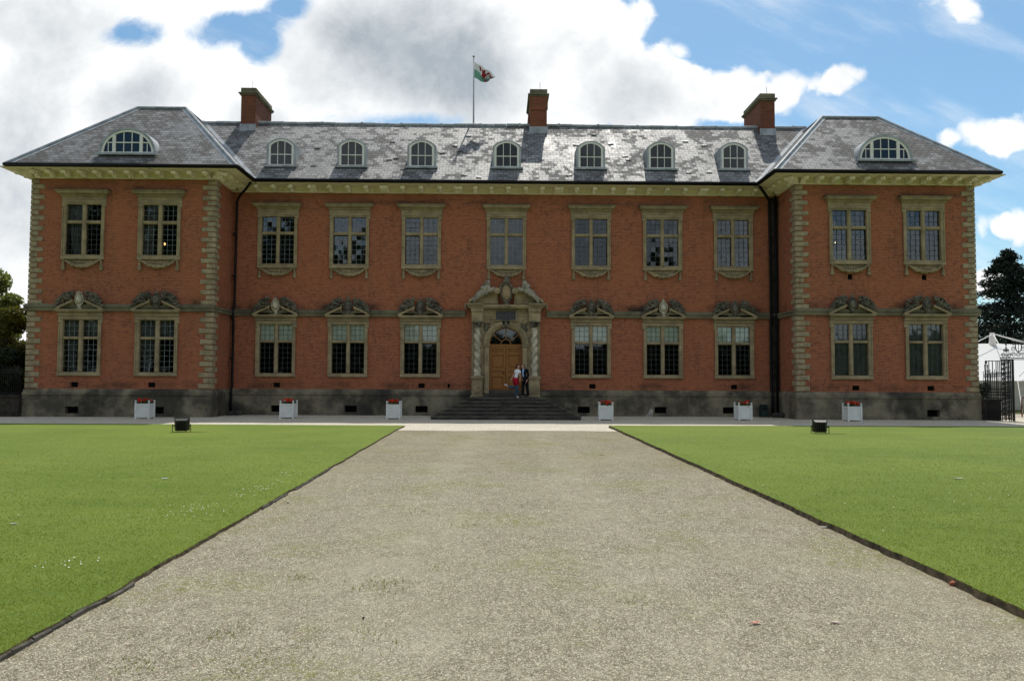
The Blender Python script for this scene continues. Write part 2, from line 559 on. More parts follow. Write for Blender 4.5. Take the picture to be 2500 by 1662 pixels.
MT['twist'] = stone_mat('column_stone', (0.62, 0.56, 0.43), (0.30, 0.27, 0.20), 3.2, 0.25, 0.4, False)
MT['shield'] = stone_mat('shield_stone', (0.36, 0.265, 0.15), (0.25, 0.19, 0.11), 2.0, 0.1, 0.2, False)
MT['quoin'] = stone_mat('quoin_stone', (0.41, 0.335, 0.215), (0.22, 0.18, 0.115), 2.6, 0.3, 0.35, False)
MT['ledge'] = stone_mat('string_stone', (0.22, 0.195, 0.125), (0.10, 0.09, 0.062), 1.0, 0.5, 0.3, False)
MT['cornice'] = stone_mat('cornice_paint', (0.80, 0.71, 0.53), (0.72, 0.63, 0.45), 0.8, 0.12, 0.1, False)
MT['bracket'] = stone_mat('bracket_paint', (0.90, 0.83, 0.70), (0.70, 0.61, 0.46), 2.5, 0.15, 0.2)
MT['plinth'] = plinth_mat()
MT['step'] = stone_mat('step_stone', (0.085, 0.078, 0.066), (0.036, 0.034, 0.030), 1.4, 0.3, 0.4, False)
MT['lead'] = simple('lead_sheet', (0.36, 0.385, 0.41), 0.5, 0.18, 2.0, 0.4)
MT['leadwhite'] = simple('pale_lead', (0.55, 0.57, 0.58), 0.45, 0.12, 2.0, 0.4)
MT['white'] = simple('white_paint', (0.78, 0.75, 0.70), 0.5, 0.05, 4.0, 0.3)
MT['planter'] = simple('planter_paint', (0.72, 0.735, 0.70), 0.5, 0.05, 3.0, 0.3)
MT['iron'] = simple('black_iron', (0.013, 0.013, 0.014), 0.5, 0.3, 8.0, 0.35)
MT['gutter'] = simple('black_gutter', (0.008, 0.008, 0.009), 0.6, 0.2, 4.0, 0.2)
MT['leadcame'] = simple('lead_came', (0.055, 0.062, 0.065), 0.5, 0.3, 6.0, 0.4)
MT['leadpale'] = simple('bright_came', (0.24, 0.28, 0.29), 0.5, 0.2, 6.0, 0.4)
MT['glass'] = glass_mat()
MT['darkroom'] = simple('dark_room', (0.025, 0.024, 0.022), 0.9, 0.2, 1.0, 0.1)
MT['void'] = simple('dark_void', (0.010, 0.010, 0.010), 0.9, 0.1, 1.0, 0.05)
MT['blind'] = simple('pale_blind', (0.86, 0.88, 0.82), 0.9, 0.08, 3.0, 0.1)
MT['greyblind'] = simple('grey_blind', (0.17, 0.18, 0.165), 0.9, 0.15, 2.0, 0.1)
MT['curtain'] = simple('grey_curtain', (0.26, 0.25, 0.26), 0.9, 0.25, 2.0, 0.1)
MT['oak'] = wood_mat('oak_door', (0.25, 0.098, 0.021), (0.335, 0.142, 0.034))
MT['brass'] = simple('dark_brass', (0.10, 0.06, 0.02), 0.4, 0.2, 8.0, 0.5, 0.8)
MT['plaque'] = simple('slate_plaque', (0.055, 0.055, 0.065), 0.55, 0.3, 12.0, 0.3)
MT['dglass'] = glass_mat('dormer_glass', 1.3)
MT['forecourt'] = gravel_mat('forecourt_gravel', (0.72, 0.67, 0.55), (0.84, 0.80, 0.68), (0.54, 0.49, 0.40), 45, (0.60, 0.55, 0.46))
MT['path'] = gravel_mat('path_gravel', (0.37, 0.338, 0.235), (0.56, 0.515, 0.385), (0.12, 0.108, 0.072), 84, (0.30, 0.275, 0.185), 0.95)
MT['lawn'] = lawn_mat()
MT['soil'] = stone_mat('soil_edge', (0.115, 0.088, 0.054), (0.032, 0.025, 0.016), 9.0, 0.45, 0.9, False)
MT['timber'] = stone_mat('weathered_timber', (0.13, 0.12, 0.10), (0.04, 0.035, 0.028), 4.0, 0.1, 0.6, False)
MT['pebble'] = leaf_mat('loose_pebble', (0.05, 0.045, 0.032), (0.74, 0.68, 0.53), 0, 40)
MT['blade'] = leaf_mat('grass_blade', (0.108, 0.160, 0.016), (0.270, 0.300, 0.055), 0.42, 1.6)
MT['weed'] = leaf_mat('weed_leaf', (0.12, 0.16, 0.025), (0.22, 0.22, 0.06), 0.3, 3)

# ------------------------------------------------------------------ mesh building
ICO = {}


def ico(sub):
    if sub not in ICO:
        bm = bmesh.new()
        bmesh.ops.create_icosphere(bm, subdivisions=sub, radius=1.0)
        bm.verts.ensure_lookup_table()
        ICO[sub] = ([v.co.copy() for v in bm.verts], [tuple(v.index for v in f.verts) for f in bm.faces])
        bm.free()
    return ICO[sub]


class MB:
    def __init__(self):
        self.v = []
        self.f = []

    def box(self, x0, x1, y0, y1, z0, z1):
        o = len(self.v)
        self.v += [(x0, y0, z0), (x1, y0, z0), (x1, y1, z0), (x0, y1, z0), (x0, y0, z1), (x1, y0, z1), (x1, y1, z1), (x0, y1, z1)]
        for q in ((0, 3, 2, 1), (4, 5, 6, 7), (0, 1, 5, 4), (1, 2, 6, 5), (2, 3, 7, 6), (3, 0, 4, 7)):
            self.f.append(tuple(o+i for i in q))
        return self

    def cbox(self, x0, x1, y0, y1, z0, z1, c=0.03):
        """box with chamfered front edges (front = y0)"""
        o = len(self.v)
        self.v += [(x0, y1, z0), (x1, y1, z0), (x1, y1, z1), (x0, y1, z1),
                   (x0, y0+c, z0), (x1, y0+c, z0), (x1, y0+c, z1), (x0, y0+c, z1),
                   (x0+c, y0, z0+c), (x1-c, y0, z0+c), (x1-c, y0, z1-c), (x0+c, y0, z1-c)]
        for q in ((8, 9, 10, 11), (4, 5, 9, 8), (5, 6, 10, 9), (6, 7, 11, 10), (7, 4, 8, 11), (0, 1, 5, 4), (1, 2, 6, 5), (2, 3, 7, 6), (3, 0, 4, 7), (3, 2, 1, 0)):
            self.f.append(tuple(o+i for i in q))
        return self

    def quad(self, a, b, c, d):
        o = len(self.v)
        self.v += [a, b, c, d]
        self.f.append((o, o+1, o+2, o+3))
        return self

    def poly(self, pts):
        o = len(self.v)
        self.v += list(pts)
        self.f.append(tuple(range(o, o+len(pts))))
        return self

    def prism(self, pts, y0, y1):
        """pts: (x,z) counter-clockwise seen from -Y; extruded y0 (front) .. y1"""
        o = len(self.v)
        k = len(pts)
        self.v += [(x, y0, z) for x, z in pts] + [(x, y1, z) for x, z in pts]
        self.f.append(tuple(o+i for i in range(k)))
        self.f.append(tuple(o+k+i for i in reversed(range(k))))
        for i in range(k):
            j = (i+1) % k
            self.f.append((o+i, o+k+i, o+k+j, o+j))
        return self

    def strip(self, inner, outer, y0, y1):
        """band between two open polylines in xz, extruded in y"""
        for i in range(len(inner)-1):
            self.prism([inner[i], inner[i+1], outer[i+1], outer[i]], y0, y1)
        return self

    def tube(self, path, r, seg=8, cap=True, r_end=None):
        o = len(self.v)
        path = [Vector(p) for p in path]
        k = len(path)
        for i, p in enumerate(path):
            t = (path[min(i+1, k-1)]-path[max(i-1, 0)]).normalized()
            ref = Vector((0, 0, 1)) if abs(t.z) < 0.9 else Vector((0, 1, 0))
            a = t.cross(ref).normalized()
            b = t.cross(a)
            rr = r if r_end is None else r+(r_end-r)*i/(k-1)
            for s in range(seg):
                th = 2*math.pi*s/seg
                self.v.append(tuple(p + a*math.cos(th)*rr + b*math.sin(th)*rr))
        for i in range(k-1):
            for s in range(seg):
                s2 = (s+1) % seg
                self.f.append((o+i*seg+s, o+i*seg+s2, o+(i+1)*seg+s2, o+(i+1)*seg+s))
        if cap:
            self.f.append(tuple(o+s for s in reversed(range(seg))))
            self.f.append(tuple(o+(k-1)*seg+s for s in range(seg)))
        return self

    def lathe(self, prof, cx, cy, seg=16, twist=None):
        """prof: (radius,z)"""
        o = len(self.v)
        for i, (r, z) in enumerate(prof):
            for s in range(seg):
                th = 2*math.pi*s/seg
                rr = r if twist is None else r*twist(th, z)
                self.v.append((cx+rr*math.cos(th), cy+rr*math.sin(th), z))
        for i in range(len(prof)-1):
            for s in range(seg):
                s2 = (s+1) % seg
                self.f.append((o+i*seg+s, o+i*seg+s2, o+(i+1)*seg+s2, o+(i+1)*seg+s))
        self.f.append(tuple(o+s for s in reversed(range(seg))))
        self.f.append(tuple(o+(len(prof)-1)*seg+s for s in range(seg)))
        return self

    def blob(self, c, r, sub=1, rot=0.0, jit=0.0):
        vs, fs = ico(sub)
        o = len(self.v)
        cr, sr = math.cos(rot), math.sin(rot)
        for p in vs:
            k = 1+(rnd.uniform(-jit, jit) if jit else 0)
            x, y, z = p.x*r[0]*k, p.y*r[1]*k, p.z*r[2]*k
            self.v.append((c[0]+x*cr-z*sr, c[1]+y, c[2]+x*sr+z*cr))
        for f in fs:
            self.f.append(tuple(o+i for i in f))
        return self

    def build(self, name, mat, parent=None, smooth=False, loc=None):
        me = bpy.data.meshes.new(name)
        me.from_pydata([tuple(p) for p in self.v], [], self.f)
        me.materials.append(MT[mat] if isinstance(mat, str) else mat)
        if smooth:
            me.polygons.foreach_set('use_smooth', [True]*len(me.polygons))
        me.update()
        o = bpy.data.objects.new(name, me)
        COL.objects.link(o)
        if parent is not None:
            o.parent = parent
        if loc is not None:
            o.location = loc
        return o


def npmesh(name, verts, faces, mat, parent=None):
    """faces: (n,k) index array"""
    me = bpy.data.meshes.new(name)
    nv, nf, k = len(verts), len(faces), faces.shape[1]
    me.vertices.add(nv)
    me.vertices.foreach_set('co', np.asarray(verts, np.float32).ravel())
    me.loops.add(nf*k)
    me.loops.foreach_set('vertex_index', np.asarray(faces, np.int32).ravel())
    me.polygons.add(nf)
    me.polygons.foreach_set('loop_start', np.arange(0, nf*k, k, dtype=np.int32))
    me.polygons.foreach_set('loop_total', np.full(nf, k, np.int32))
    me.update(calc_edges=True)
    me.materials.append(MT[mat] if isinstance(mat, str) else mat)
    o = bpy.data.objects.new(name, me)
    COL.objects.link(o)
    if parent is not None:
        o.parent = parent
    return o


def empty(name, loc=(0, 0, 0)):
    o = bpy.data.objects.new(name, None)
    COL.objects.link(o)
    o.location = loc
    o.empty_display_size = 0.3
    return o


def tag(o, label, cat, group=None):
    o['label'] = label
    o['category'] = cat
    if group:
        o['group'] = group
    return o


def structure(o, kind='structure'):
    o['kind'] = kind
    return o


def copy_tree(o, parent=None):
    c = o.copy()
    COL.objects.link(c)
    c.parent = parent
    for ch in list(o.children):
        copy_tree(ch, c)
    return c


# ------------------------------------------------------------------ ground
def sheet(name, x0, x1, y0, y1, z, mat):
    return structure(MB().quad((x0, y0, z), (x1, y0, z), (x1, y1, z), (x0, y1, z)).build(name, mat))


MT['far_ground'] = simple('far_grass', (0.10, 0.13, 0.028), 0.9, 0.3, 0.05, 0.1)
sheet('ground', -900, 900, -900, 900, -0.03, 'far_ground')
# gravel forecourt with a gently uneven surface
bm_ = MB()
sheet('gravel', -60, 27.2, -13.2, 6.0, 0.0, 'forecourt')
MT['tarmac'] = simple('pale_drive', (0.40, 0.36, 0.29), 0.9, 0.15, 2.0, 0.1)
sheet('road', 27.2, 70, -13.2, 4.6, -0.004, 'tarmac')


def wob(t, s, a):
    return a*(math.sin(t*1.9*s+0.7)+0.6*math.sin(t*4.3*s+2.1)+0.35*math.sin(t*9.1*s+1.1))


# the path is a slightly different, darker gravel worn into the forecourt
pv = []
ys = [-60+i*(60-11.6)/60 for i in range(61)]
g = MB()
tops = [(x, -11.75+wob(x, 0.5, 0.10)) for x in [-5+i*10/40 for i in range(41)]]
g.poly([(-5, -70, 0.004), (5, -70, 0.004)]+[(x, y, 0.004) for x, y in reversed(tops)])
structure(g.build('gravel_path', 'path'))


def lawn(sign, name):
    """raised turf with an irregular cut edge along the path"""
    Z = 0.045 if sign < 0 else 0.075
    edge = []
    y = -70.0
    while y < -9.5:
        e = 4.12 - (0.42 if sign < 0 else 0.05)*max(0, min(1, (-y-12)/22.0))
        edge.append((sign*(e + wob(y, 0.8, 0.010) + rnd.uniform(-0.012, 0.012)), y))
        y += 0.16
    cx = 4.13
    far = []
    x = cx
    while x < 62:
        far.append((sign*x, -9.42+0.030*(x-4)+wob(x, 0.7, 0.02)+rnd.uniform(-.015, .015)))
        x += 0.3
    pts = edge + far + [(sign*62, -70)]
    if sign < 0:
        pts = pts
    g = MB()
    top = [(a, b, Z) for a, b in pts]
    g.poly(top if sign < 0 else list(reversed(top)))
    o = structure(g.build(name, 'lawn'))
    s = MB()
    line = edge+far
    for i in range(len(line)-1):
        a, b = line[i], line[i+1]
        ra, rb = (0.010*math.sin(i*2.3)+0.008), (0.010*math.sin((i+1)*2.3)+0.008)
        oa = -sign*(ra+(.010 if sign < 0 else .018)) if i < len(edge)-1 else 0
        ob = -sign*(rb+(.010 if sign < 0 else .018)) if i < len(edge)-1 else 0
        s.quad((a[0]+oa, a[1], -0.01), (b[0]+ob, b[1], -0.01), (b[0], b[1], Z), (a[0], a[1], Z))
    structure(s.build('soil', 'soil'))
    return edge


edgeL = lawn(-1, 'lawn')
edgeR = lawn(1, 'lawn')


def edge_x(edge, y):
    i = int((y+70)/0.16)
    i = max(0, min(len(edge)-1, i))
    return edge[i][0]


# weathered boards that still hold part of the left turf edge
for (ya, yb) in ((-36.2, -33.6), (-29.4, -27.9), (-27.4, -24.2)):
    s = MB()
    k = 10
    for i in range(k):
        y0 = ya+(yb-ya)*i/k
        y1 = ya+(yb-ya)*(i+1)/k
        x0, x1 = edge_x(edgeL, y0)+0.022, edge_x(edgeL, y1)+0.022
        o = len(s.v)
        zt0, zt1 = 0.046+rnd.uniform(-.012, .006), 0.046+rnd.uniform(-.012, .006)
        for (xx, yy, zt) in ((x0, y0, zt0), (x1, y1, zt1)):
            s.v += [(xx, yy, -0.01), (xx+.018, yy, -0.01), (xx+.018, yy, zt-.012), (xx, yy, zt)]
        for q in ((0, 4, 5, 1), (1, 5, 6, 2), (2, 6, 7, 3), (3, 7, 4, 0)):
            s.f.append(tuple(o+j for j in q))
    lb = {-36.2: 'longest weathered grey edging board, nearest the viewer along the lawn', -29.4: 'short weathered edging board beside the daisies, middle of the three',
          -27.4: 'weathered edging board nearest the house of the three along the turf'}[ya]
    tag(s.build('edging_board', 'timber'), lb, 'edging board', 'edging boards along the left lawn')

# real grass blades on the near lawns (denser towards the viewer)
def blades(sign, edge, count):
    d = rng.uniform(0, 1, count*3)
    dist = 4.3*(30.0/4.3)**(rng.uniform(0, 1, count*3))
    ang = rng.uniform(-1, 1, count*3)
    Y = -41+dist
    half = dist*0.70+0.4
    X = -0.25+ang*half
    ex = np.array([e[0] for e in edge])
    ey = np.array([e[1] for e in edge])
    xe = np.interp(Y, ey, ex)
    jit_ = rng.uniform(0, .035, len(X))
    ok = (X < xe+jit_) if sign < 0 else (X > xe-jit_)
    ok &= rng.uniform(0, 1, len(X)) < np.clip((30-dist)/18.0, 0, 1)
    X, Y, dist = X[ok][:count], Y[ok][:count], dist[ok][:count]
    n = len(X)
    h = rng.uniform(0.007, 0.018, n)
    w = rng.uniform(0.0020, 0.0040, n)*(dist/5)**0.6
    a = rng.uniform(0, 2*np.pi, n)
    lean = rng.uniform(0.2, 1.5, n)
    la = rng.uniform(0, 2*np.pi, n)
    z0 = np.full(n, 0.043 if sign < 0 else 0.073)
    # the blades at the cut edge hang over
    v = np.zeros((n, 3, 3), np.float32)
    v[:, 0] = np.stack([X-np.cos(a)*w, Y-np.sin(a)*w, z0], 1)
    v[:, 1] = np.stack([X+np.cos(a)*w, Y+np.sin(a)*w, z0], 1)
    v[:, 2] = np.stack([X+np.cos(la)*h*lean, Y+np.sin(la)*h*lean, z0+h], 1)
    return v


gv = np.concatenate([blades(-1, edgeL, 230000), blades(1, edgeR, 230000)])
structure(npmesh('grass', gv.reshape(-1, 3), np.arange(len(gv)*3).reshape(-1, 3), 'blade'), 'stuff')

# loose pebbles on the near path
def pebbles(count):
    dist = 3.2*(16.0/3.2)**rng.uniform(0, 1, count)
    X = -0.25+rng.uniform(-1, 1, count)*(dist*0.72)
    Y = -41+dist
    ok = (np.abs(X) < 3.95)
    X, Y, dist = X[ok], Y[ok], dist[ok]
    n = len(X)
    r = rng.uniform(0.0020, 0.0055, n)*(0.8+dist/15)
    base = np.array([[1, 0, 0], [0, 1, 0], [-1, 0, 0], [0, -1, 0], [0, 0, .75], [0, 0, -.3]], np.float32)
    fc = np.array([[0, 1, 4], [1, 2, 4], [2, 3, 4], [3, 0, 4]])
    a = rng.uniform(0, 6.28, n)
    v = base[None]*r[:, None, None]*rng.uniform(0.6, 1.3, (n, 6, 3))
    ca, sa = np.cos(a)[:, None], np.sin(a)[:, None]
    vx = v[:, :, 0]*ca-v[:, :, 1]*sa
    vy = v[:, :, 0]*sa+v[:, :, 1]*ca
    v = np.stack([vx+X[:, None], vy+Y[:, None], v[:, :, 2]+0.0045], 2)
    f = (fc[None]+np.arange(n)[:, None, None]*6).reshape(-1, 3)
    return v.reshape(-1, 3), f


pv_, pf_ = pebbles(190000)
structure(npmesh('loose_gravel', pv_, pf_, 'pebble'), 'stuff')

# weeds in the gravel
def weeds():
    vs = []
    spots = [(-1.9, -35.5, .25, 70), (-1.35, -33.6, .30, 160), (-0.9, -32.9, .2, 60), (-2.7, -35.6, .25, 60), (-2.3, -34.9, .2, 60), (-2.2, -33.3, .15, 60), (-1.5, -36.1, .2, 70), (-1.2, -35.0, .3, 60),
             (-2.6, -36.4, .2, 60), (1.45, -36.9, .12, 60), (1.2, -36.6, .08, 30), (2.9, -30.5, .3, 60), (-.7, -30.6, .4, 90), (-1.5, -29.6, .4, 90), (0.2, -29.0, .5, 90),
             (-2.2, -27.5, .6, 90), (.9, -34.1, .2, 50), (1.2, -31.8, .4, 60), (-3.2, -37.1, .2, 50), (-.9, -37.4, .15, 50)]
    for (x, y, s, n) in spots:
        for _ in range(n):
            px, py = rnd.gauss(x, s*.5), rnd.gauss(y, s*.6)
            a, l = rnd.uniform(0, 6.28), rnd.uniform(.015, .045)
            w = rnd.uniform(.003, .006)
            ln = rnd.uniform(.3, 1.1)
            vs += [(px-math.cos(a+1.57)*w, py-math.sin(a+1.57)*w, .004), (px+math.cos(a+1.57)*w, py+math.sin(a+1.57)*w, .004), (px+math.cos(a)*l*ln, py+math.sin(a)*l*ln, .004+l*.7)]
    v = np.array(vs)
    structure(npmesh('weeds', v, np.arange(len(v)).reshape(-1, 3), 'weed'), 'stuff')


weeds()

# ------------------------------------------------------------------ the house
house = empty('mansion', (0, 0, 0))
tag(house, 'long two-storey red brick mansion with slate roof, stone window surrounds and projecting wings', 'mansion')
PL, ST0, ST1, CB, EV = 1.36, 5.17, 5.42, 11.72, 12.10
MW, WX0, WX1, WY = 14.45, 14.45, 23.45, -2.6
MAINX = [-12.08, -8.30, -4.50, 0.0, 4.50, 8.30, 12.08]
WINGX = [17.15, 20.88]
PANE_D = 0.11


def holes_wall(g, x0, x1, z0, z1, y, holes, depth):
    """front face at y (looking -Y) with rectangular holes and reveals"""
    xs = sorted(set([x0, x1]+[h[0] for h in holes]+[h[1] for h in holes]))
    zs = sorted(set([z0, z1]+[h[2] for h in holes]+[h[3] for h in holes]))
    for i in range(len(xs)-1):
        for j in range(len(zs)-1):
            cx, cz = (xs[i]+xs[i+1])/2, (zs[j]+zs[j+1])/2
            if any(h[0] < cx < h[1] and h[2] < cz < h[3] for h in holes):
                continue
            g.quad((xs[i], y, zs[j]), (xs[i+1], y, zs[j]), (xs[i+1], y, zs[j+1]), (xs[i], y, zs[j+1]))
    for (a, b, c, d) in holes:
        yb = y+depth
        g.quad((a, y, c), (a, y, d), (a, yb, d), (a, yb, c))
        g.quad((b, y, d), (b, y, c), (b, yb, c), (b, yb, d))
        g.quad((a, y, d), (b, y, d), (b, yb, d), (a, yb, d))
        g.quad((b, y, c), (a, y, c), (a, yb, c), (b, yb, c))


UPH = (7.85, 10.52)
LOH = (2.10, 4.80)
brick_vents_main = [(-12.0, 0), (-4.42, 0), (4.57, 0), (12.07, 0)]
def win_holes(xs, skip_door):
    h = []
    for x in xs:
        h.append((x-0.93, x+0.93, *UPH))
        if not (skip_door and abs(x) < 0.1):
            h.append((x-0.93, x+0.93, *LOH))
    return h


def grille(name, a, b, c, d, y):
    vv = MB().box(a, b, y+.10, y+.14, c, d)
    n = int((b-a)/.09)
    for k in range(1, n):
        x = a+(b-a)*k/n
        vv.box(x-.012, x+.012, y+.05, y+.099, c, d)
    vv.build(name, 'void', house)


g = MB()
mh = win_holes(MAINX, True)+[(-0.98, 0.98, PL, 4.75)]
vents_m = [(x-.17, x+.17, 1.44, 1.68) for x, _ in brick_vents_main]+[(-3.06, -2.93, 1.46, 1.66)]
holes_wall(g, -MW, MW, PL, CB+.3, 0, mh+vents_m, 0.45)
g.build('wall', 'brick', house)
for s in (-1, 1):
    g = MB()
    hx = win_holes([s*x for x in WINGX], False)
    vx = [(s*x-.18, s*x+.18, 1.44, 1.68) for x in (17.35, 21.1)]
    if s > 0:
        vx += [(x-.12, x+.12, 6.95, 7.22) for x in WINGX]
    a, b = sorted((s*WX0, s*WX1))
    holes_wall(g, a, b, PL, CB+.3, WY, hx+vx, 0.45)
    # returns (inner and outer flanks) and back
    for X in (WX0, WX1):
        x = s*X
        p = [(x, WY, PL), (x, 18 if X == WX1 else 0.0, PL), (x, 18 if X == WX1 else 0.0, CB+.3), (x, WY, CB+.3)]
        g.poly(p if (s > 0) == (X == WX1) else list(reversed(p)))
    g.quad((b, 18, 0), (a, 18, 0), (a, 18, CB+.3), (b, 18, CB+.3))
    g.build('wall', 'brick', house)
    for v_ in vx:
        grille('vent_grille', *v_, WY)
for v_ in vents_m:
    grille('vent_grille', *v_, 0)
g = MB().quad((14.45, 8, 0), (-14.45, 8, 0), (-14.45, 8, CB+.3), (14.45, 8, CB+.3))
g.build('rear_wall', 'brick', house)
# rooms behind the glass
g = MB()
for z in (1.30, 5.45, 11.6):
    g.box(-14.4, 14.4, 0.46, 6.5, z, z+.12)
    for s in (-1, 1):
        a, b = sorted((s*14.5, s*23.3))
        g.box(a, b, WY+.46, 6.5, z, z+.12)
g.box(-23.3, 23.3, 5.6, 5.75, 1.3, 11.7)
for x in (-14.45, -10.2, -6.4, -2.2, 2.2, 6.4, 10.2, 14.45, -19, 19):
    g.box(x-.06, x+.06, .47 if abs(x) < 14.4 else .5, 5.6, 1.42, 11.6)
    if abs(x) > 15:
        g.box(x-.06, x+.06, WY+.47, .49, 1.42, 11.6)
g.build('interior', 'darkroom', house)

# plinth with cellar openings
def plinth(x0, x1, y, holes, ends):
    g = MB()
    yy = y-.10
    holes_wall(g, x0, x1, -.02, 1.20, yy, holes, .35)
    g.quad((x0, yy, 1.20), (x1, yy, 1.20), (x1, y, 1.36), (x0, y, 1.36))
    # moulded course along the top
    g.box(x0, x1, yy-.05, yy-.001, 1.06, 1.19)
    return g


g = plinth(-MW, MW, 0, [(x-.32, x+.32, .16, .50) for x in (-11.95, -8.1, -4.4, 4.1, 8.15, 11.75)], None)
g.build('plinth', 'plinth', house)
for s in (-1, 1):
    a, b = sorted((s*WX0, s*(WX1+.1)))
    a2, b2 = sorted((s*(WX0-.1), s*(WX1+.1)))
    g = plinth(a2, b2, WY, [(s*x-.32, s*x+.32, .16, .50) for x in (17.0, 21.15)], None)
    for X, sg in ((WX0-.1, -1), (WX1+.1, 1)):
        x = s*X
        ye = 18 if X > 20 else -.1
        p = [(x, WY-.1, -.02), (x, ye, -.02), (x, ye, 1.20), (x, WY-.1, 1.20)]
        g.poly(p if s*sg > 0 else list(reversed(p)))
        xi = s*(X-sg*.1)
        p = [(x, WY-.1, 1.20), (x, ye, 1.20), (xi, ye, 1.36), (xi, WY, 1.36)]
        g.poly(p if s*sg > 0 else list(reversed(p)))
    g.build('plinth', 'plinth', house)
for x in (-11.95, -8.1, -4.4, 4.1, 8.15, 11.75):
    grille('cellar_grating', x-.32, x+.32, .16, .50, .10)
for s in (-1, 1):
    for X in (17.0, 21.15):
        grille('cellar_grating', s*X-.32, s*X+.32, .16, .50, WY+.08)

# string course
def course(g, x0, x1, y, x0e=0, x1e=0):
    g.box(x0, x1, y-.12, y-.001, ST0, ST0+.17)
    g.box(x0-.02*x0e, x1+.02*x1e, y-.17, y-.001, ST0+.171, ST1)
    g.quad((x0, y-.17, ST1+.001), (x1, y-.17, ST1+.001), (x1, y-.0, ST1+.10), (x0, y-.0, ST1+.10))


for (a, b) in ((-14.43, -2.15), (2.15, 14.43)):
    g = MB()
    course(g, a, b, 0)
    g.build('string_course', 'ledge', house)
for s in (-1, 1):
    g = MB()
    a, b = sorted((s*(WX0-.12), s*(WX1+.17)))
    course(g, a, b, WY)
    xi = s*WX0
    p, q = sorted((xi, xi-s*.12))
    g.box(p, q, WY+.001, -.17, ST0, ST0+.17)
    p, q = sorted((xi, xi-s*.17))
    g.box(p, q, WY+.001, -.17, ST0+.171, ST1)
    xo = s*WX1
    p, q = sorted((xo, xo+s*.17))
    g.box(p, q, WY+.001, 18, ST0, ST1)
    g.build('string_course', 'ledge', house)

# quoins
def quoins(cx, sx, y, name='quoins'):
    """corner at x=cx, stones run in +sx along the front and back along the flank"""
    h = 0.262
    for z0, z1 in ((PL+.01, ST0-.01), (ST1+.04, CB-.01)):
        g = MB()
        n = int(round((z1-z0)/h))
        hh = (z1-z0)/n
        for i in range(n):
            lw, ld = (.62, .34) if i % 2 == 0 else (.36, .60)
            e = 0.055
            x0, x1 = sorted((cx-sx*e, cx+sx*(lw+rnd.uniform(-.03, .03))))
            g.cbox(x0, x1, y-e, y+ld, z0+i*hh+.018, z0+(i+1)*hh-.018, .035)
        g.build(name, 'quoin', house)


for s in (-1, 1):
    quoins(s*WX0, s, WY)
    quoins(s*WX1, -s, WY)

# cornice: frieze, soffit, gutter
g = MB()
g.box(-14.40, 14.40, -.10, -.001, CB, 11.80)
g.box(-14.40, 14.40, -.05, -.001, 11.801, 12.03)
g.box(-13.0, 13.0, -1.02, -.002, 12.031, 12.07)
for s in (-1, 1):
    a, b = sorted((s*(WX0-.10), s*(WX1+.10)))
    g.box(a, b, WY-.10, WY-.001, CB, 11.80)
    g.box(a+.05, b-.05, WY-.05, WY-.001, 11.801, 12.03)
    a2, b2 = sorted((s*13.12, s*(WX1+1.02)))
    g.box(a2, b2, -3.62, WY-.002, 12.031, 12.07)
    p, q = sorted((s*13.12, s*(WX0-.001)))
    g.box(p, q, WY-.001, 2, 12.0315, 12.0705)
    p, q = sorted((s*(WX0-.10), s*(WX0-.001)))
    g.box(p, q, WY, -.101, CB+.0005, 11.8005)
    p, q = sorted((s*(WX0-.05), s*(WX0-.001)))
    g.box(p, q, WY, -.101, 11.801, 12.03)
    p, q = sorted((s*(WX1+.001), s*(WX1+.10)))
    g.box(p, q, WY, 18, CB+.0005, 12.03)
    p, q = sorted((s*(WX1-.05), s*(WX1+1.02)))
    g.box(p, q, WY-.001, 18, 12.0315, 12.0705)
g.build('cornice', 'cornice', house)

def bracket_mb(w=.19, two=False):
    """scrolled modillion under the soffit, tail against the frieze (local: wall at y=0, soffit at z=0)"""
    g = MB()
    prof = [(0, 0.0), (-.62, 0.0), (-.68, -.05), (-.69, -.12), (-.63, -.20), (-.54, -.20), (-.46, -.17), (-.34, -.19), (-.24, -.25), (-.17, -.30), (-.08, -.31), (-.04, -.27), (0, -.26)]
    o = len(g.v)
    k = len(prof)
    for x in (-w/2, w/2):
        g.v += [(x, y, z) for y, z in prof]
    g.f.append(tuple(o+i for i in reversed(range(k))))
    g.f.append(tuple(o+k+i for i in range(k)))
    for i in range(k):
        j = (i+1) % k
        g.f.append((o+i, o+j, o+k+j, o+k+i))
    g.tube([(-w/2-.02, -.60, -.11), (w/2+.02, -.60, -.11)], .095, 12)
    g.tube([(-w/2-.02, -.13, -.245), (w/2+.02, -.13, -.245)], .065, 10)
    for q in ((-w/4, w/4) if two else (0,)):
        g.blob((q, -.69, -.10), (.07, .05, .085), 2)
        g.blob((q, -.45, -.19), (.05, .10, .05), 1)
        g.blob((q, -.22, -.29), (.06, .10, .05), 1)
    return g


brk = bracket_mb().build('bracket', 'bracket', house)
brw = bracket_mb(.42, True).build('bracket', 'bracket', house)
first = {0: True, 1: True}
def put_bracket(kind, x, y, rz=0.0):
    src = brk if kind == 0 else brw
    if first[kind]:
        first[kind] = False
        o = src
    else:
        o = src.copy()
        COL.objects.link(o)
        o.parent = house
    o.location = (x, y, 12.03)
    o.rotation_euler = (0, 0, rz)


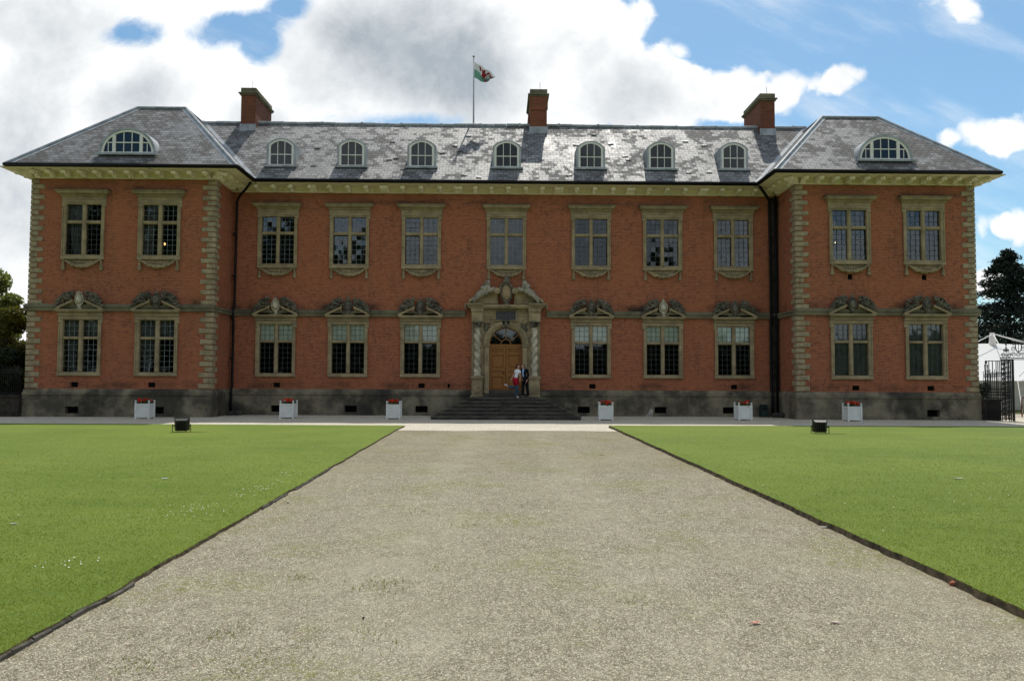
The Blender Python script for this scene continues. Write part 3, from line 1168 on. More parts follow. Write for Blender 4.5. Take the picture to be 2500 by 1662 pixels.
px = [('d', x) for x in (-10.2, -6.42, -2.55, 2.75, 6.55, 10.4)]
for _, x in px:
    put_bracket(1, x, -.055)
for x in (-14.0, -13.1, -12.2, -11.3, -9.27, -8.32, -7.37, -5.45, -4.5, -3.5, -1.65, -.8, .1, 1.0, 1.88, 3.68, 4.63, 5.6, 7.5, 8.45, 9.4, 11.35, 12.25, 13.1, 13.95):
    put_bracket(0, x, -.055)
for s in (-1, 1):
    for i in range(12):
        put_bracket(0, s*(14.75+i*.76), WY-.055)
    for i in range(3):
        put_bracket(0, s*(WX0-.055), -2.35+i*.8, s*math.pi/2*-1 if s > 0 else math.pi/2)
    # corner modillions
    put_bracket(1, s*(WX0-.05), WY-.05, -s*math.pi/4)
    put_bracket(1, s*(WX1+.05), WY-.05, s*math.pi/4)

g = MB()
def gut(p, q):
    """half-round gutter between two points at the eaves"""
    g.tube([p, q], .085, 10)


ZG = 12.13
gut((-13.05, -1.12, ZG), (13.05, -1.12, ZG))
for s in (-1, 1):
    gut((s*13.03, -1.10, ZG), (s*13.03, -3.70, ZG))
    gut((s*13.00, -3.72, ZG), (s*24.20, -3.72, ZG))
    gut((s*24.17, -3.74, ZG), (s*24.17, 18, ZG))
g.build('gutter', 'gutter', house, True)
g = MB()
g.box(-13.05, 13.05, -1.05, -1.00, 12.035, 12.09)
for s in (-1, 1):
    a, b = sorted((s*13.10, s*24.12))
    g.box(a, b, -3.66, -3.61, 12.035, 12.09)
    p, q = sorted((s*13.07, s*13.12))
    g.box(p, q, -3.60, -1.06, 12.035, 12.09)
    p, q = sorted((s*24.07, s*24.12))
    g.box(p, q, -3.60, 18, 12.035, 12.09)
g.build('fascia', 'gutter', house)

# roofs
RZ, RY = 16.50, 3.28
g = MB()
nX = 24
g.poly([(-13.05, -1.12, EV+.02), (13.05, -1.12, EV+.02), (17.42, RY, RZ), (-17.42, RY, RZ)])
g.build('roof', 'slate_x', house)
g = MB()
g.poly([(17.42, RY, RZ), (13.05, 7.7, EV), (-13.05, 7.7, EV), (-17.42, RY, RZ)])
g.build('rear_roof', 'slate_x', house)
for s in (-1, 1):
    WT = 16.40 if s < 0 else 16.14
    hh = WT-EV
    xi, xo, yf = s*13.03, s*24.18, -3.72
    ti, to_, ty = s*(13.03+hh), s*(24.18-hh), -3.72+hh
    g = MB()
    p = [(xi, yf, EV), (xo, yf, EV), (to_, ty, WT), (ti, ty, WT)]
    g.poly(p if s > 0 else list(reversed(p)))
    g.build('roof', 'slate_x', house)
    g = MB()
    p = [(xi, 18, EV), (xi, yf, EV), (ti, ty, WT), (ti, 18, WT)]
    g.poly(p if s > 0 else list(reversed(p)))
    p = [(xo, yf, EV), (xo, 18, EV), (to_, 18, WT), (to_, ty, WT)]
    g.poly(p if s > 0 else list(reversed(p)))
    g.build('roof', 'slate_y', house)
    g = MB()
    p = [(ti, ty, WT), (to_, ty, WT), (to_, 18, WT), (ti, 18, WT)]
    g.poly(p if s > 0 else list(reversed(p)))
    g.build('flat_roof', 'lead', house)
    # lead rolls on hips and in the valley
    g = MB()
    def roll(a, b, r=.075, w=.22):
        a, b = Vector(a), Vector(b)
        g.tube([a+Vector((0, 0, .04)), b+Vector((0, 0, .04))], r, 8)
    roll((xi, yf, EV), (ti, ty, WT))
    roll((xo, yf, EV), (to_, ty, WT))
    roll((ti, ty, WT), (to_, ty, WT), .07)
    roll((ti, ty, WT), (ti, 9, WT), .06)
    # flat lead flashing along the hips on the front slope
    nrm = Vector((0, -1, 1)).normalized()*.012
    for (ex, tx) in ((xi, ti), (xo, to_)):
        a, b = Vector((ex, yf, EV)), Vector((tx, ty, WT))
        sg = 1 if tx > ex else -1
        wv = Vector((sg*.26, 0, 0))
        g.quad(tuple(a+nrm), tuple(a+nrm+wv), tuple(b+nrm+wv), tuple(b+nrm))
    nrm2 = Vector((-s, 0, 1)).normalized()*.012
    a, b = Vector((xi, yf, EV)), Vector((ti, ty, WT))
    g.quad(tuple(a+nrm2), tuple(b+nrm2), tuple(b+nrm2+Vector((0, .26, 0))), tuple(a+nrm2+Vector((0, .26, 0))))
    # valley gutter
    va, vb = Vector((s*13.05, -1.12, EV+.03)), Vector((s*17.42, RY, RZ+.012))
    nf = Vector((0, -1, 1)).normalized()*.014
    ns = Vector((-s, 0, 1)).normalized()*.014
    g.quad(tuple(va+nf), tuple(vb+nf), tuple(vb+nf-Vector((s*.22, 0, 0))), tuple(va+nf-Vector((s*.22, 0, 0))))
    g.quad(tuple(va+ns), tuple(vb+ns), tuple(vb+ns-Vector((0, .22, 0))), tuple(va+ns-Vector((0, .22, 0))))
    g.build('lead_flashing', 'lead', house)
g = MB()
nf_ = Vector((0, -1, 1)).normalized()
for k in range(34):
    x, t = rnd.uniform(-13, 13), rnd.uniform(.05, .95)
    y = -1.12+t*4.3
    z = EV+.02+(y+1.12)
    if any(abs(x-d) < .95 for d in (-11.95, -8.22, -4.52, 0, 4.47, 8.22, 12.12)) and y < 1.6:
        continue
    a = rnd.uniform(-.25, .25)
    u = Vector((math.cos(a), math.sin(a)*.7, math.sin(a)*.7))*.15
    v = Vector((-math.sin(a), math.cos(a)*.7, math.cos(a)*.7))*.10
    c = Vector((x, y, z))
    lo = nf_*.035
    hi = nf_*.008
    g.quad(tuple(c-u-v+lo), tuple(c+u-v+lo), tuple(c+u+v+hi), tuple(c-u+v+hi))
    g.quad(tuple(c-u-v+lo), tuple(c-u-v), tuple(c+u-v), tuple(c+u-v+lo))
g.build('slipped_slates', 'slate_x', house)
# ridge
g = MB()
n = 46
for i in range(n):
    a, b = -17.4+34.8*i/n, -17.4+34.8*(i+1)/n
    zz = RZ+.03+.012*math.sin(i*1.7)+.02*math.sin(i*.31)
    g.tube([(a, RY, zz), (b-.015, RY, zz)], .095, 8)
    if i % 3 == 0:
        g.blob((a, RY, zz+.07), (.10, .09, .06), 1)
g.build('ridge_tiles', 'lead', house)

# dormers
def arch(hw, z_spring, rise, n=12):
    return [(hw*math.cos(math.pi*(1-i/n)), z_spring+rise*math.sin(math.pi*i/n)) for i in range(n+1)]


def segarch(hw, zs, rise, n=10):
    """flat segmental arch from left to right"""
    r = (hw*hw+rise*rise)/(2*rise)
    t = math.asin(hw/r)
    return [(r*math.sin(-t+2*t*i/n), zs-(r-rise)+r*math.cos(-t+2*t*i/n)) for i in range(n+1)]


def dormer_small(x):
    Y, z0 = -.14, 13.10
    zs, rise = 14.26, .34
    top = segarch(.76, zs, rise)
    yb = lambda z: -1.12+(z-EV)+.1
    g = MB()
    # lead cheeks and barrel top reaching back into the slope
    outl = [(-.76, z0)]+top+[(.76, z0)]
    for i in range(len(outl)-1):
        (xa, za), (xb, zb) = outl[i], outl[i+1]
        g.quad((xa, Y, za), (xb, Y, zb), (xb, yb(zb), zb), (xa, yb(za), za))
    inn = [(-.66, z0+.02)]+segarch(.66, zs-.02, .30)+[(.66, z0+.02)]
    g.strip(inn, outl, Y-.03, Y+.02)
    g.box(-.86, .86, Y-.17, Y-.031, z0-.06, z0+.03)
    d = g.build('dormer', 'lead', house, loc=(x, 0, 0))
    f = MB()
    in2 = [(-.55, z0+.10)]+segarch(.55, zs-.06, .26)+[(.55, z0+.10)]
    f.strip(in2, inn, Y-.02, Y+.05)
    f.box(-.66, .66, Y-.05, Y+.05, z0+.021, z0+.10)
    for q in (-.185, .185):
        f.box(q-.017, q+.017, Y-.005, Y+.03, z0+.10, zs+.17)
    f.box(-.55, .55, Y-.008, Y+.035, 13.72, 13.765)
    f.build('window_frame', 'white', d)
    p = MB()
    p.poly([(a, Y+.03, b) for a, b in reversed(in2)])
    p.build('pane', 'dglass', d)
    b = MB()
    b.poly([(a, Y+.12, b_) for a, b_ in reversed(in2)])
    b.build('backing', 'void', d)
    return d


for x in (-11.95, -8.22, -4.52, 0.0, 4.47, 8.22, 12.12):
    dormer_small(x)


def dormer_big(x, white):
    Y, z0 = -3.02, 12.86
    hw, rise = 1.38, 1.30
    def shape(k, zz=0):
        return [((hw-k)*math.cos(math.pi*(1-i/20)), z0+zz+(rise-k)*math.sin(math.pi*i/20)**.92 if 0 < i < 20 else z0+zz) for i in range(21)]
    outl = shape(0)
    yb = lambda z: -3.72+(z-EV)+.08
    g = MB()
    for i in range(20):
        (xa, za), (xb, zb) = outl[i], outl[i+1]
        g.quad((xa, Y, za), (xb, Y, zb), (xb, max(Y+.02, yb(zb)), zb), (xa, max(Y+.02, yb(za)), za))
    inn = shape(.11)
    g.strip(inn, outl, Y-.05, Y+.02)
    g.box(-1.5, 1.5, Y-.18, Y-.051, z0-.07, z0+.02)
    d = g.build('dormer', 'lead', house, loc=(x, 0, 0))
    f = MB()
    in2 = shape(.20, .0)
    f.strip(in2, inn, Y-.03, Y+.05)
    f.box(-1.27, 1.27, Y-.06, Y+.05, z0+.021, z0+.10)
    for q in (-.66, .66):
        f.box(q-.075, q+.075, Y-.04, Y+.05, z0+.10, z0+.93)
    for q in (-.20, .20):
        f.box(q-.018, q+.018, Y-.005, Y+.03, z0+.10, z0+1.10)
    for q in (-.95, .95):
        f.box(q-.016, q+.016, Y-.005, Y+.03, z0+.10, z0+.56)
    f.box(-1.02, 1.02, Y-.008, Y+.035, z0+.55, z0+.60)
    f.build('window_frame', 'white', d)
    pts = [(a, Y+.03, b) for a, b in reversed(in2)]
    MB().poly(pts).build('pane', 'dglass', d)
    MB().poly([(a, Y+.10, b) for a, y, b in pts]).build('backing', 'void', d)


dormer_big(-18.64, 1)
dormer_big(18.80, 0)

# chimneys
def chimney(x, w, zt, steps=0):
    y0, y1 = 2.72, 5.75
    g = MB()
    g.box(x-w/2, x+w/2, y0, y1, 15.4, zt-.42)
    if steps:
        g.box(x-w/2-.10, x-w/2-.001, y0+.5, y1-.4, 15.4, 17.2)
        g.box(x-w/2-.05, x+w/2+.05, y0-.05, y0-.001, 17.25, zt-.43)
    c = g.build('chimney', 'chimbrick', house)
    k = MB()
    k.box(x-w/2-.07, x+w/2+.07, y0-.07, y1+.07, zt-.419, zt-.34)
    k.box(x-w/2-.13, x+w/2+.13, y0-.13, y1+.13, zt-.339, zt-.28)
    k.box(x-w/2-.02, x+w/2+.02, y0-.02, y1+.02, zt-.279, zt)
    k.build('chimney_cap', 'ledge', c)
    f = MB()
    f.box(x-w/2-.05, x+w/2+.05, y0-.03, y0-.001, 15.55, 16.30)
    f.build('flashing', 'lead', c)
    r = MB().tube([(x+.1, y0+.4, zt-.01), (x+.1, y0+.4, zt+.55)], .012, 5)
    r.build('lightning_rod', 'iron', c)


chimney(-14.68, .82, 18.38)
chimney(1.82, .95, 18.46, 1)
chimney(14.96, .82, 18.34)

# rainwater pipes
def pipe(pts, r=.065):
    g = MB().tube(pts, r, 8)
    for z in (2.9, 5.0, 7.2, 9.4):
        p = pts[-2]
        g.tube([(p[0], p[1], z), (p[0], p[1], z+.1)], r*1.35, 8)
    return g.build('drainpipe', 'gutter', house, True)


pipe([(-13.2, -1.05, 12.05), (-13.5, -.85, 11.75), (-14.05, -.3, 11.45), (-14.22, -.14, 11.2), (-14.25, -.13, 5.6), (-14.27, -.24, 5.5), (-14.27, -.24, 5.0), (-14.27, -.16, 4.8), (-14.27, -.16, 1.5), (-14.27, -.28, 1.3), (-14.27, -.28, .05)])
pipe([(13.15, -1.05, 12.05), (13.5, -.85, 11.7), (13.95, -.3, 11.45), (14.0, -.14, 11.2), (14.0, -.24, 5.3), (14.0, -.14, 4.9), (14.0, -.14, 1.4), (14.02, -.26, 1.2), (14.02, -.26, .05)], .075)
pipe([(14.28, -.25, 11.7), (14.27, -.22, 5.3), (14.27, -.25, .05)], .055)
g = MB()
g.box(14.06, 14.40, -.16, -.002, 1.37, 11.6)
g.build('pipe_strip', simple('dark_strip', (0.035, 0.028, 0.024), .9, .3, 2), house)  # near-black strip up the wall behind the right-hand pipes

# ---------------------------------------------------------------- windows
def lights(z_tb):
    out = []
    for (a, b) in ((-.855, -.095), (.095, .855)):
        for (c, d) in z_tb:
            out.append((a, b, c, d))
    return out


def stone_frame(lower):
    g = MB()
    if lower:
        z0, zt, gb, tr0, tr1, gt = 1.98, 4.91, 2.18, 3.78, 3.91, 4.73
    else:
        z0, zt, gb, tr0, tr1, gt = 7.70, 10.67, 7.94, 9.49, 9.65, 10.45
    ear = .34
    yf = -.075
    for s in (-1, 1):
        a, b = sorted((s*.855, s*1.02))
        g.cbox(a, b, yf, .30, z0+.16, zt-ear-.001, .03)
        a, b = sorted((s*.855, s*1.085))
        g.cbox(a, b, yf, .30, zt-ear, zt-.16, .03)
        # outer fillet
        a, b = sorted((s*.985, s*1.035))
        g.box(a, b, -.105, yf-.001+.03, z0+.16, zt-ear-.05)
    g.cbox(-1.085, 1.085, yf-.002, .30, zt-.159, zt, .03)
    g.cbox(-1.05, 1.05, yf-.05, .30, z0, z0+.159, .03)
    g.box(-.855, .855, -.03, .30, gt, zt-.16)
    g.box(-.855, .855, -.05, .30, z0+.16, gb)
    # mullion and transom, chamfered
    g.cbox(-.095, .095, -.045, .30, gb+.001, gt-.001, .05)
    for s in (-1, 1):
        a, b = sorted((s*.0951, s*.855))
        g.cbox(a, b, -.035, .29, tr0, tr1, .04)
    return g, ((gb, tr0), (tr1, gt))


def leading(ls, cols, rows_lo, rows_up, r=.011):
    g = MB()
    for i, (a, b, c, d) in enumerate(ls):
        rows = rows_lo if i % 2 == 0 else rows_up
        for k in range(1, cols):
            x = a+(b-a)*k/cols
            g.box(x-r, x+r, PANE_D-.022, PANE_D-.006, c, d)
        for k in range(1, rows):
            z = c+(d-c)*k/rows
            g.box(a, b, PANE_D-.018, PANE_D-.004, z-r*.8, z+r*.8)
    return g


def panes(l, cols, rows, tilt):
    """small quarries, each set a touch out of true, as in old leaded lights"""
    a, b, c, d = l
    g = MB()
    for i in range(cols):
        for j in range(rows):
            x0, x1 = a+(b-a)*i/cols, a+(b-a)*(i+1)/cols
            z0, z1 = c+(d-c)*j/rows, c+(d-c)*(j+1)/rows
            tx, tz = rnd.gauss(0, tilt)*(x1-x0), rnd.gauss(0, tilt)*(z1-z0)
            y = PANE_D
            g.quad((x0, y-tx-tz, z0), (x1, y+tx-tz, z0), (x1, y+tx+tz, z1), (x0, y-tx+tz, z1))
    return g


def hood(w):
    g = MB()
    z = 10.67
    g.box(-1.08, 1.08, -.06, -.001, z+.001, z+.16)
    g.box(-1.13, 1.13, -.13, -.001, z+.161, z+.20)
    for i, (hw, pr, za, zb) in enumerate(((1.12, .15, .20, .25), (1.16, .20, .25, .285), (1.22, .34, .285, .36), (1.26, .38, .36, .41), (1.29, .43, .41, .43))):
        g.box(-hw, hw, -pr, -.001, z+za+.001, z+zb)
    return g


def swag_mb():
    g = MB()
    n = 26
    for i in range(n+1):
        t = i/n*2-1
        x = t*.86
        z = 7.66-.30*(1-t*t)
        r = .065+.075*(1-t*t)
        for _ in range(3):
            g.blob((x+rnd.uniform(-.03, .03), -.12+rnd.uniform(-.05, .03), z+rnd.uniform(-.05, .04)), (r*.62, r*.7, r*.58), 1)
    for s in (-1, 1):
        g.blob((s*.90, -.06, 7.66), (.09, .06, .05), 1)
        for k in range(5):
            g.blob((s*.92+rnd.uniform(-.01, .01), -.06, 7.57-k*.075), (.06+.016*k, .08, .055), 1)
        g.blob((s*.92, -.06, 7.24), (.115, .08, .09), 1)
    # backing of the swag
    pts = [(-.86+1.72*i/12, 7.66-.24*(1-(i/6-1)**2)) for i in range(13)]
    g.strip(pts, [(x, 7.69) for x, z in pts], -.025, -.001)
    return g


def pediment_mb():
    g = MB()
    g.box(-1.07, 1.07, -.10, -.001, 4.911, 4.97)
    g.box(-1.09, 1.09, -.15, -.001, 4.971, 5.03)
    g.box(-1.05, 1.05, -.10, -.001, 5.031, 5.10)
    g.box(-1.12, 1.12, -.24, -.001, 5.101, 5.16)
    g.box(-1.17, 1.17, -.30, -.001, 5.161, 5.23)
    for s in (-1, 1):
        pts = [(s*1.17, 5.231), (s*1.17, 5.30), (s*.30, 5.70), (s*.30, 5.59), (s*.95, 5.29), (s*.95, 5.231)]
        g.prism(pts if s < 0 else list(reversed(pts)), -.30, -.001)
        pts = [(s*.95, 5.2315), (s*.95, 5.285), (s*.32, 5.58), (s*.32, 5.2315)]
        g.prism(pts if s < 0 else list(reversed(pts)), -.12, -.002)
    return g


def carving_mb(seed, s):
    """one side of the acanthus carving that lies on the pediment slope"""
    r_ = random.Random(seed)
    g = MB()
    for k in range(46):
        t = r_.random()
        x = .30+.84*t
        base = 5.70-.40*t
        top = 6.10-.14*(t-.15)**2*4-(.30*max(0, t-.72)/.28)
        z = base+r_.random()**.8*(top-base)
        a = s*(-.5+r_.uniform(-.6, .6))
        dep = .06+.22*math.sin(math.pi*min(1, max(0, (z-base)/(top-base+.001))*.8+.1))
        g.blob((s*x, -.06-dep*r_.uniform(.5, 1), z), (r_.uniform(.08, .16), r_.uniform(.07, .13), r_.uniform(.04, .075)), 1, a, .15)
    for (cx, cz, rr) in ((.62, 5.90, .16), (.98, 5.58, .13), (.42, 5.98, .12)):
        n = 10
        pts = [(s*(cx+rr*(1-.07*i)*math.cos(i*.8)), -.30-.006*i, cz+rr*(1-.07*i)*math.sin(i*.8)) for i in range(n)]
        g.tube(pts, .040, 6)
    return g


def cartouche_mb(seed, pale=False):
    r_ = random.Random(seed)
    g = MB()
    kind = seed % 3
    g.blob((0, -.22, 5.72), (.16, .13, .24), 2)
    for k in range(16):
        a = k/16*2*math.pi
        g.blob((.20*math.cos(a), -.20, 5.72+.28*math.sin(a)), (.06, .07, .06), 1, a, .2)
    g.blob((0, -.2, 5.40), (.09, .1, .14), 1)
    g.blob((0, -.2, 5.28), (.16, .1, .05), 1)
    if kind == 0:
        g.blob((0, -.2, 6.06), (.10, .1, .10), 1, 0, .2)
    elif kind == 1:
        g.blob((0, -.2, 6.02), (.13, .1, .08), 1, 0, .2)
        g.blob((0, -.2, 6.12), (.07, .08, .09), 1, 0, .2)
    else:
        for q in (-.1, 0, .1):
            g.blob((q, -.2, 6.02+.04*(q == 0)), (.05, .07, .08), 1, 0, .2)
    return g


swag_me = swag_mb()


def window(x, y, lower, idx, opts):
    g, ztb = stone_frame(lower)
    w = g.build('window', 'stone', house, loc=(x, y, 0))
    ls = lights(ztb)
    cols = 3
    rlo, rup = opts.get('rows', (6, 3))
    for i, l in enumerate(ls):
        panes(l, cols, rlo if i % 2 == 0 else rup, opts.get('tilt', .0010 if lower else .0032)).build('pane', 'glass', w)
    leading(ls, cols, rlo, rup, opts.get('came', .010)).build('leading', opts.get('lead', 'leadcame'), w)
    if lower:
        pediment_mb().build('pediment', 'stone', w)
        for sd_ in (-1, 1):
            carving_mb(idx*13+5+sd_, sd_).build('carving', 'carved', w)
        cartouche_mb(idx).build('cartouche', 'carved' if idx % 4 else 'twist', w, True)
    else:
        hd = MB()
        hd.box(-1.30, 1.30, -.44, -.001, 11.101, 11.130)
        hd.quad((-1.29, -.42, 11.131), (1.29, -.42, 11.131), (1.29, -.002, 11.18), (-1.29, -.002, 11.18))
        hood(1).build('hood', 'stone', w)
        hd.build('hood_top', 'sootstone', w)
        swag_me.build('swag', 'stone', w, True)
    for k in opts.get('casement', []):
        a, b, c, d = ls[k]
        f = MB()
        e = .035
        yy0, yy1 = PANE_D-.06, PANE_D-.023
        f.box(a, b, yy0, yy1, c, c+e).box(a, b, yy0, yy1, d-e, d).box(a, a+e, yy0, yy1, c+e, d-e).box(b-e, b, yy0, yy1, c+e, d-e)
        f.build('casement', 'iron', w)
    for (k, mat, f0, f1) in opts.get('blind', []):
        a, b, c, d = ls[k]
        z0, z1 = c+(d-c)*f0, c+(d-c)*f1
        MB().quad((a-.02, PANE_D+.09, z0), (b+.02, PANE_D+.09, z0), (b+.02, PANE_D+.09, z1), (a-.02, PANE_D+.09, z1)).build('blind', mat, w)
    for (k, x0, x1, x2, x3) in opts.get('curtain', []):
        a, b, c, d = ls[k]
        f = MB()
        n = 28
        for i in range(n):
            t0, t1 = i/n, (i+1)/n
            ya, yb = PANE_D+.16+.035*math.sin(i*1.5), PANE_D+.16+.035*math.sin((i+1)*1.5)
            L = lambda p, q, t: p+(q-p)*t
            f.quad((L(x2, x3, t0), ya, c), (L(x2, x3, t1), yb, c), (L(x0, x1, t1), yb, d), (L(x0, x1, t0), ya, d))
        f.build('curtain', 'curtain', w)
    return w


# per-window character, read from the photograph (lights: 0 low-left, 1 up-left, 2 low-right, 3 up-right)
UPO = {0: dict(lead='leadpale', came=.007, casement=[2]),
       1: dict(lead='leadpale', came=.007, casement=[0]),
       2: dict(casement=[0]),
       3: dict(lead='leadpale', came=.006),
       4: dict(casement=[2]),
       5: dict(), 6: dict(casement=[0])}
for i, x in enumerate(MAINX):
    window(x, 0, False, i, UPO[i])
LOX = [x for x in MAINX if abs(x) > .1]
pb = lambda a: [(1, 'blind', 0, 1), (3, 'blind', 0, 1)]
LOO = {0: dict(blind=pb(0)), 1: dict(blind=pb(0)), 2: dict(blind=pb(0), casement=[2]), 3: dict(blind=pb(0)), 4: dict(blind=pb(0)), 5: dict(blind=pb(0), casement=[2])}
for i, x in enumerate(LOX):
    window(x, 0, True, i, LOO[i])
allb = [(k, 'greyblind', 0, 1) for k in range(4)]
WUP = {-20.88: dict(curtain=[(0, -.85, -.1, -.60, -.15), (1, -.85, -.1, -.85, -.1)], casement=[0]),
       -17.15: dict(curtain=[(0, -.85, -.28, -.85, -.50), (1, -.80, -.2, -.8, -.25)], lead='leadpale', came=.006),
       17.15: dict(casement=[2], blind=[(0, 'greyblind', 0, .35)]), 20.88: dict()}
WLO = {-20.88: dict(curtain=[(0, -.80, -.25, -.65, -.35), (1, -.85, -.1, -.85, -.1), (3, .1, .85, .1, .85)], lead='leadpale', came=.007),
       -17.15: dict(curtain=[(0, -.85, -.1, -.75, -.5), (1, -.85, -.1, -.85, -.1), (3, .1, .85, .1, .85)], lead='leadpale', came=.007),
       17.15: dict(blind=allb), 20.88: dict(blind=allb)}
for i, x in enumerate([-20.88, -17.15, 17.15, 20.88]):
    window(x, WY, False, 10+i, WUP[x])
    window(x, WY, True, 20+i, WLO[x])

# ---------------------------------------------------------------- doorway
dw = MB()
# backing slab with the arched opening
R_IN, ZS = .88, 3.76
ar = [(R_IN*math.cos(math.pi*(1-i/18)), ZS+R_IN*math.sin(math.pi*i/18)) for i in range(19)]
ar_o = [(1.14*math.cos(math.pi*(1-i/18)), ZS+1.14*math.sin(math.pi*i/18)) for i in range(19)]
dw.strip(ar, ar_o, -.16, .40)
for s in (-1, 1):
    a, b = sorted((s*R_IN, s*1.14))
    dw.cbox(a, b, -.16, .40, 1.15, ZS-.13, .03)
    a, b = sorted((s*(R_IN-.03), s*1.20))
    dw.box(a, b, -.20, .40, ZS-.129, ZS-.001)
    a, b = sorted((s*1.1405, s*1.2005))
    dw.box(a, b, -.08, .30, 1.0, ZS)
    # outer pilaster behind the column
    a, b = sorted((s*1.201, s*1.80))
    dw.box(a, b, -.12, -.001, 1.0, 4.92)
    # spandrel
    sp = [(s*x, z) for x, z in ar_o if x >= 0]
    pts = [(s*1.20, 4.921)] + [(s*1.20, ZS)] + [(s*abs(x), z) for x, z in reversed(ar_o) if x > 1e-6] + [(0.0, ZS+1.1401), (0.0, 4.921)]
    dw.prism(pts if s > 0 else list(reversed(pts)), -.10, .30)
dw.strip([(x*1.10, ZS+(z-ZS)*1.10) for x, z in ar], [(x*1.32, ZS+(z-ZS)*1.32) for x, z in ar], -.23, -.161)
dw.strip([(x*1.20, ZS+(z-ZS)*1.20) for x, z in ar], [(x*1.345, ZS+(z-ZS)*1.345) for x, z in ar], -.27, -.231)
dsr = dw.build('door_surround', 'doorstone', house)
for s in (-1, 1):
    sc_ = MB()
    for q in range(26):
        a, b = rnd.random(), rnd.random()
        x, z = .80+.34*a, 4.45+.40*b
        if (x*x+(z-ZS)**2)**.5 < 1.24:
            continue
        sc_.blob((s*x, -.12, z), (.07, .05, .045), 1, rnd.uniform(-1, 1), .1)
    sc_.build('spandrel_carving', 'carved', dsr)
k = MB()
k.prism([(-.15, 4.62), (.15, 4.62), (.20, 5.0), (-.20, 5.0)], -.27, -.10)
k.blob((0, -.26, 4.80), (.11, .09, .15), 2)
k.build('keystone', 'carved', dsr)
for s in (-1, 1):
    p = MB()
    p.box(s*1.49-.33, s*1.49+.33, -.48, -.121, 1.0, 1.10)
    p.cbox(s*1.49-.28, s*1.49+.28, -.43, -.121, 1.101, 1.92, .02)
    p.box(s*1.49-.20, s*1.49+.20, -.455, -.431, 1.22, 1.80)
    p.box(s*1.49-.33, s*1.49+.33, -.48, -.121, 1.921, 1.98)
    p.box(s*1.49-.35, s*1.49+.35, -.50, -.121, 1.981, 2.07)
    for q in range(12):
        p.blob((s*1.49+rnd.uniform(-.13, .13), -.45, rnd.uniform(1.3, 1.72)), (.05, .03, .06), 1)
    p.build('pedestal', 'doorstone', dsr)
    c = MB()
    prof = [(.20, 2.071), (.20, 2.12), (.17, 2.14), (.19, 2.18), (.15, 2.22)]
    zz = 2.22
    while zz < 4.50:
        zz += .02
        prof.append((.155, zz))
    prof += [(.17, 4.56), (.16, 4.60)]
    c.lathe(prof, s*1.49, -.32, 28, lambda th, z: 1+(.24*math.sin(2*th-s*z*14.0) if 2.24 < z < 4.5 else 0))
    cc = c.build('twisted_column', 'twist', dsr, True)
    cp = MB()
    for q in range(40):
        a = rnd.uniform(0, 6.28)
        t = rnd.random()
        cp.blob((s*1.49+(.15+.09*t)*math.cos(a), -.30+(.15+.07*t)*math.sin(a), 4.60+.27*t), (.05, .05, .06), 1)
    cp.box(s*1.49-.25, s*1.49+.25, -.53, -.121, 4.87, 4.92)
    cp.build('capital', 'carved', cc)
e = MB()
e.box(-1.20, 1.20, -.14, -.001, 4.922, 5.62)
for s in (-1, 1):
    a, b = sorted((s*1.201, s*1.80))
    e.box(a, b, -.42, -.001, 4.922, 5.10)
    e.box(a, b, -.38, -.001, 5.101, 5.45)
    e.box(a-.03, b+.03, -.46, -.001, 5.451, 5.62)
    for q in range(3):
        e.box(s*.9-.30, s*.9+.30, -.20+.03*q, -.141, 5.06+.15*q, 5.16+.15*q)
e.box(-1.95, 1.95, -.50, -.001, 5.621, 5.70)
e.box(-2.05, 2.05, -.56, -.001, 5.701, 5.79)
for s in (-1, 1):
    a, b = sorted((s*1.20, s*2.10))
    e.box(a, b, -.66, -.001, 5.791, 5.86)
    e.blob((s*2.12, -.3, 5.72), (.08, .2, .2), 1)
e.build('entablature', 'doorstone', dsr)
MB().box(-.62, .62, -.19, -.141, 4.97, 5.55).build('plaque_frame', 'doorstone', dsr)
pq = MB().box(-.52, .50, -.215, -.191, 5.03, 5.49).build('plaque', 'plaque', dsr)
tx = MB()
for q in range(6):
    zz = 5.43-q*.068
    xx = -.44
    while xx < .40:
        l = rnd.uniform(.03, .10)
        tx.box(xx, min(xx+l, .42), -.2165, -.2155, zz-.012, zz+.012)
        xx += l+.025
# (the carved words are worn beyond reading in the photograph)
tx.build('worn_lettering', simple('worn_letter', (.11, .11, .12), .7, .3, 9), pq)
# broken pediment with curled ends
for s in (-1, 1):
    bp_ = MB()
    cpts = []
    for i in range(15):
        t = i/14
        x = 1.95-1.50*t
        z = 5.87+.62*math.sin(t*math.pi*.52)
        cpts.append((s*x, z))
    inn = [(x, z-.0) for x, z in cpts]
    out = [(x, z+.17) for x, z in cpts]
    if s < 0:
        bp_.strip(inn, out, -.52, -.001)
    else:
        bp_.strip(list(reversed(inn)), list(reversed(out)), -.52, -.001)
    bp_.tube([(s*.46, -.58, 6.52), (s*.46, -.05, 6.52)], .16, 12)
    bp_.tube([(s*.46, -.62, 6.52), (s*.46, -.05, 6.52)], .07, 8)
    tym = [(s*1.75, 5.861)]+[(x, z-.002) for x, z in cpts[2:]]+[(s*.42, 5.861)]
    bp_.prism(tym if s < 0 else list(reversed(tym)), -.2, -.002)
    bp_.build('broken_pediment', 'doorstone', dsr)
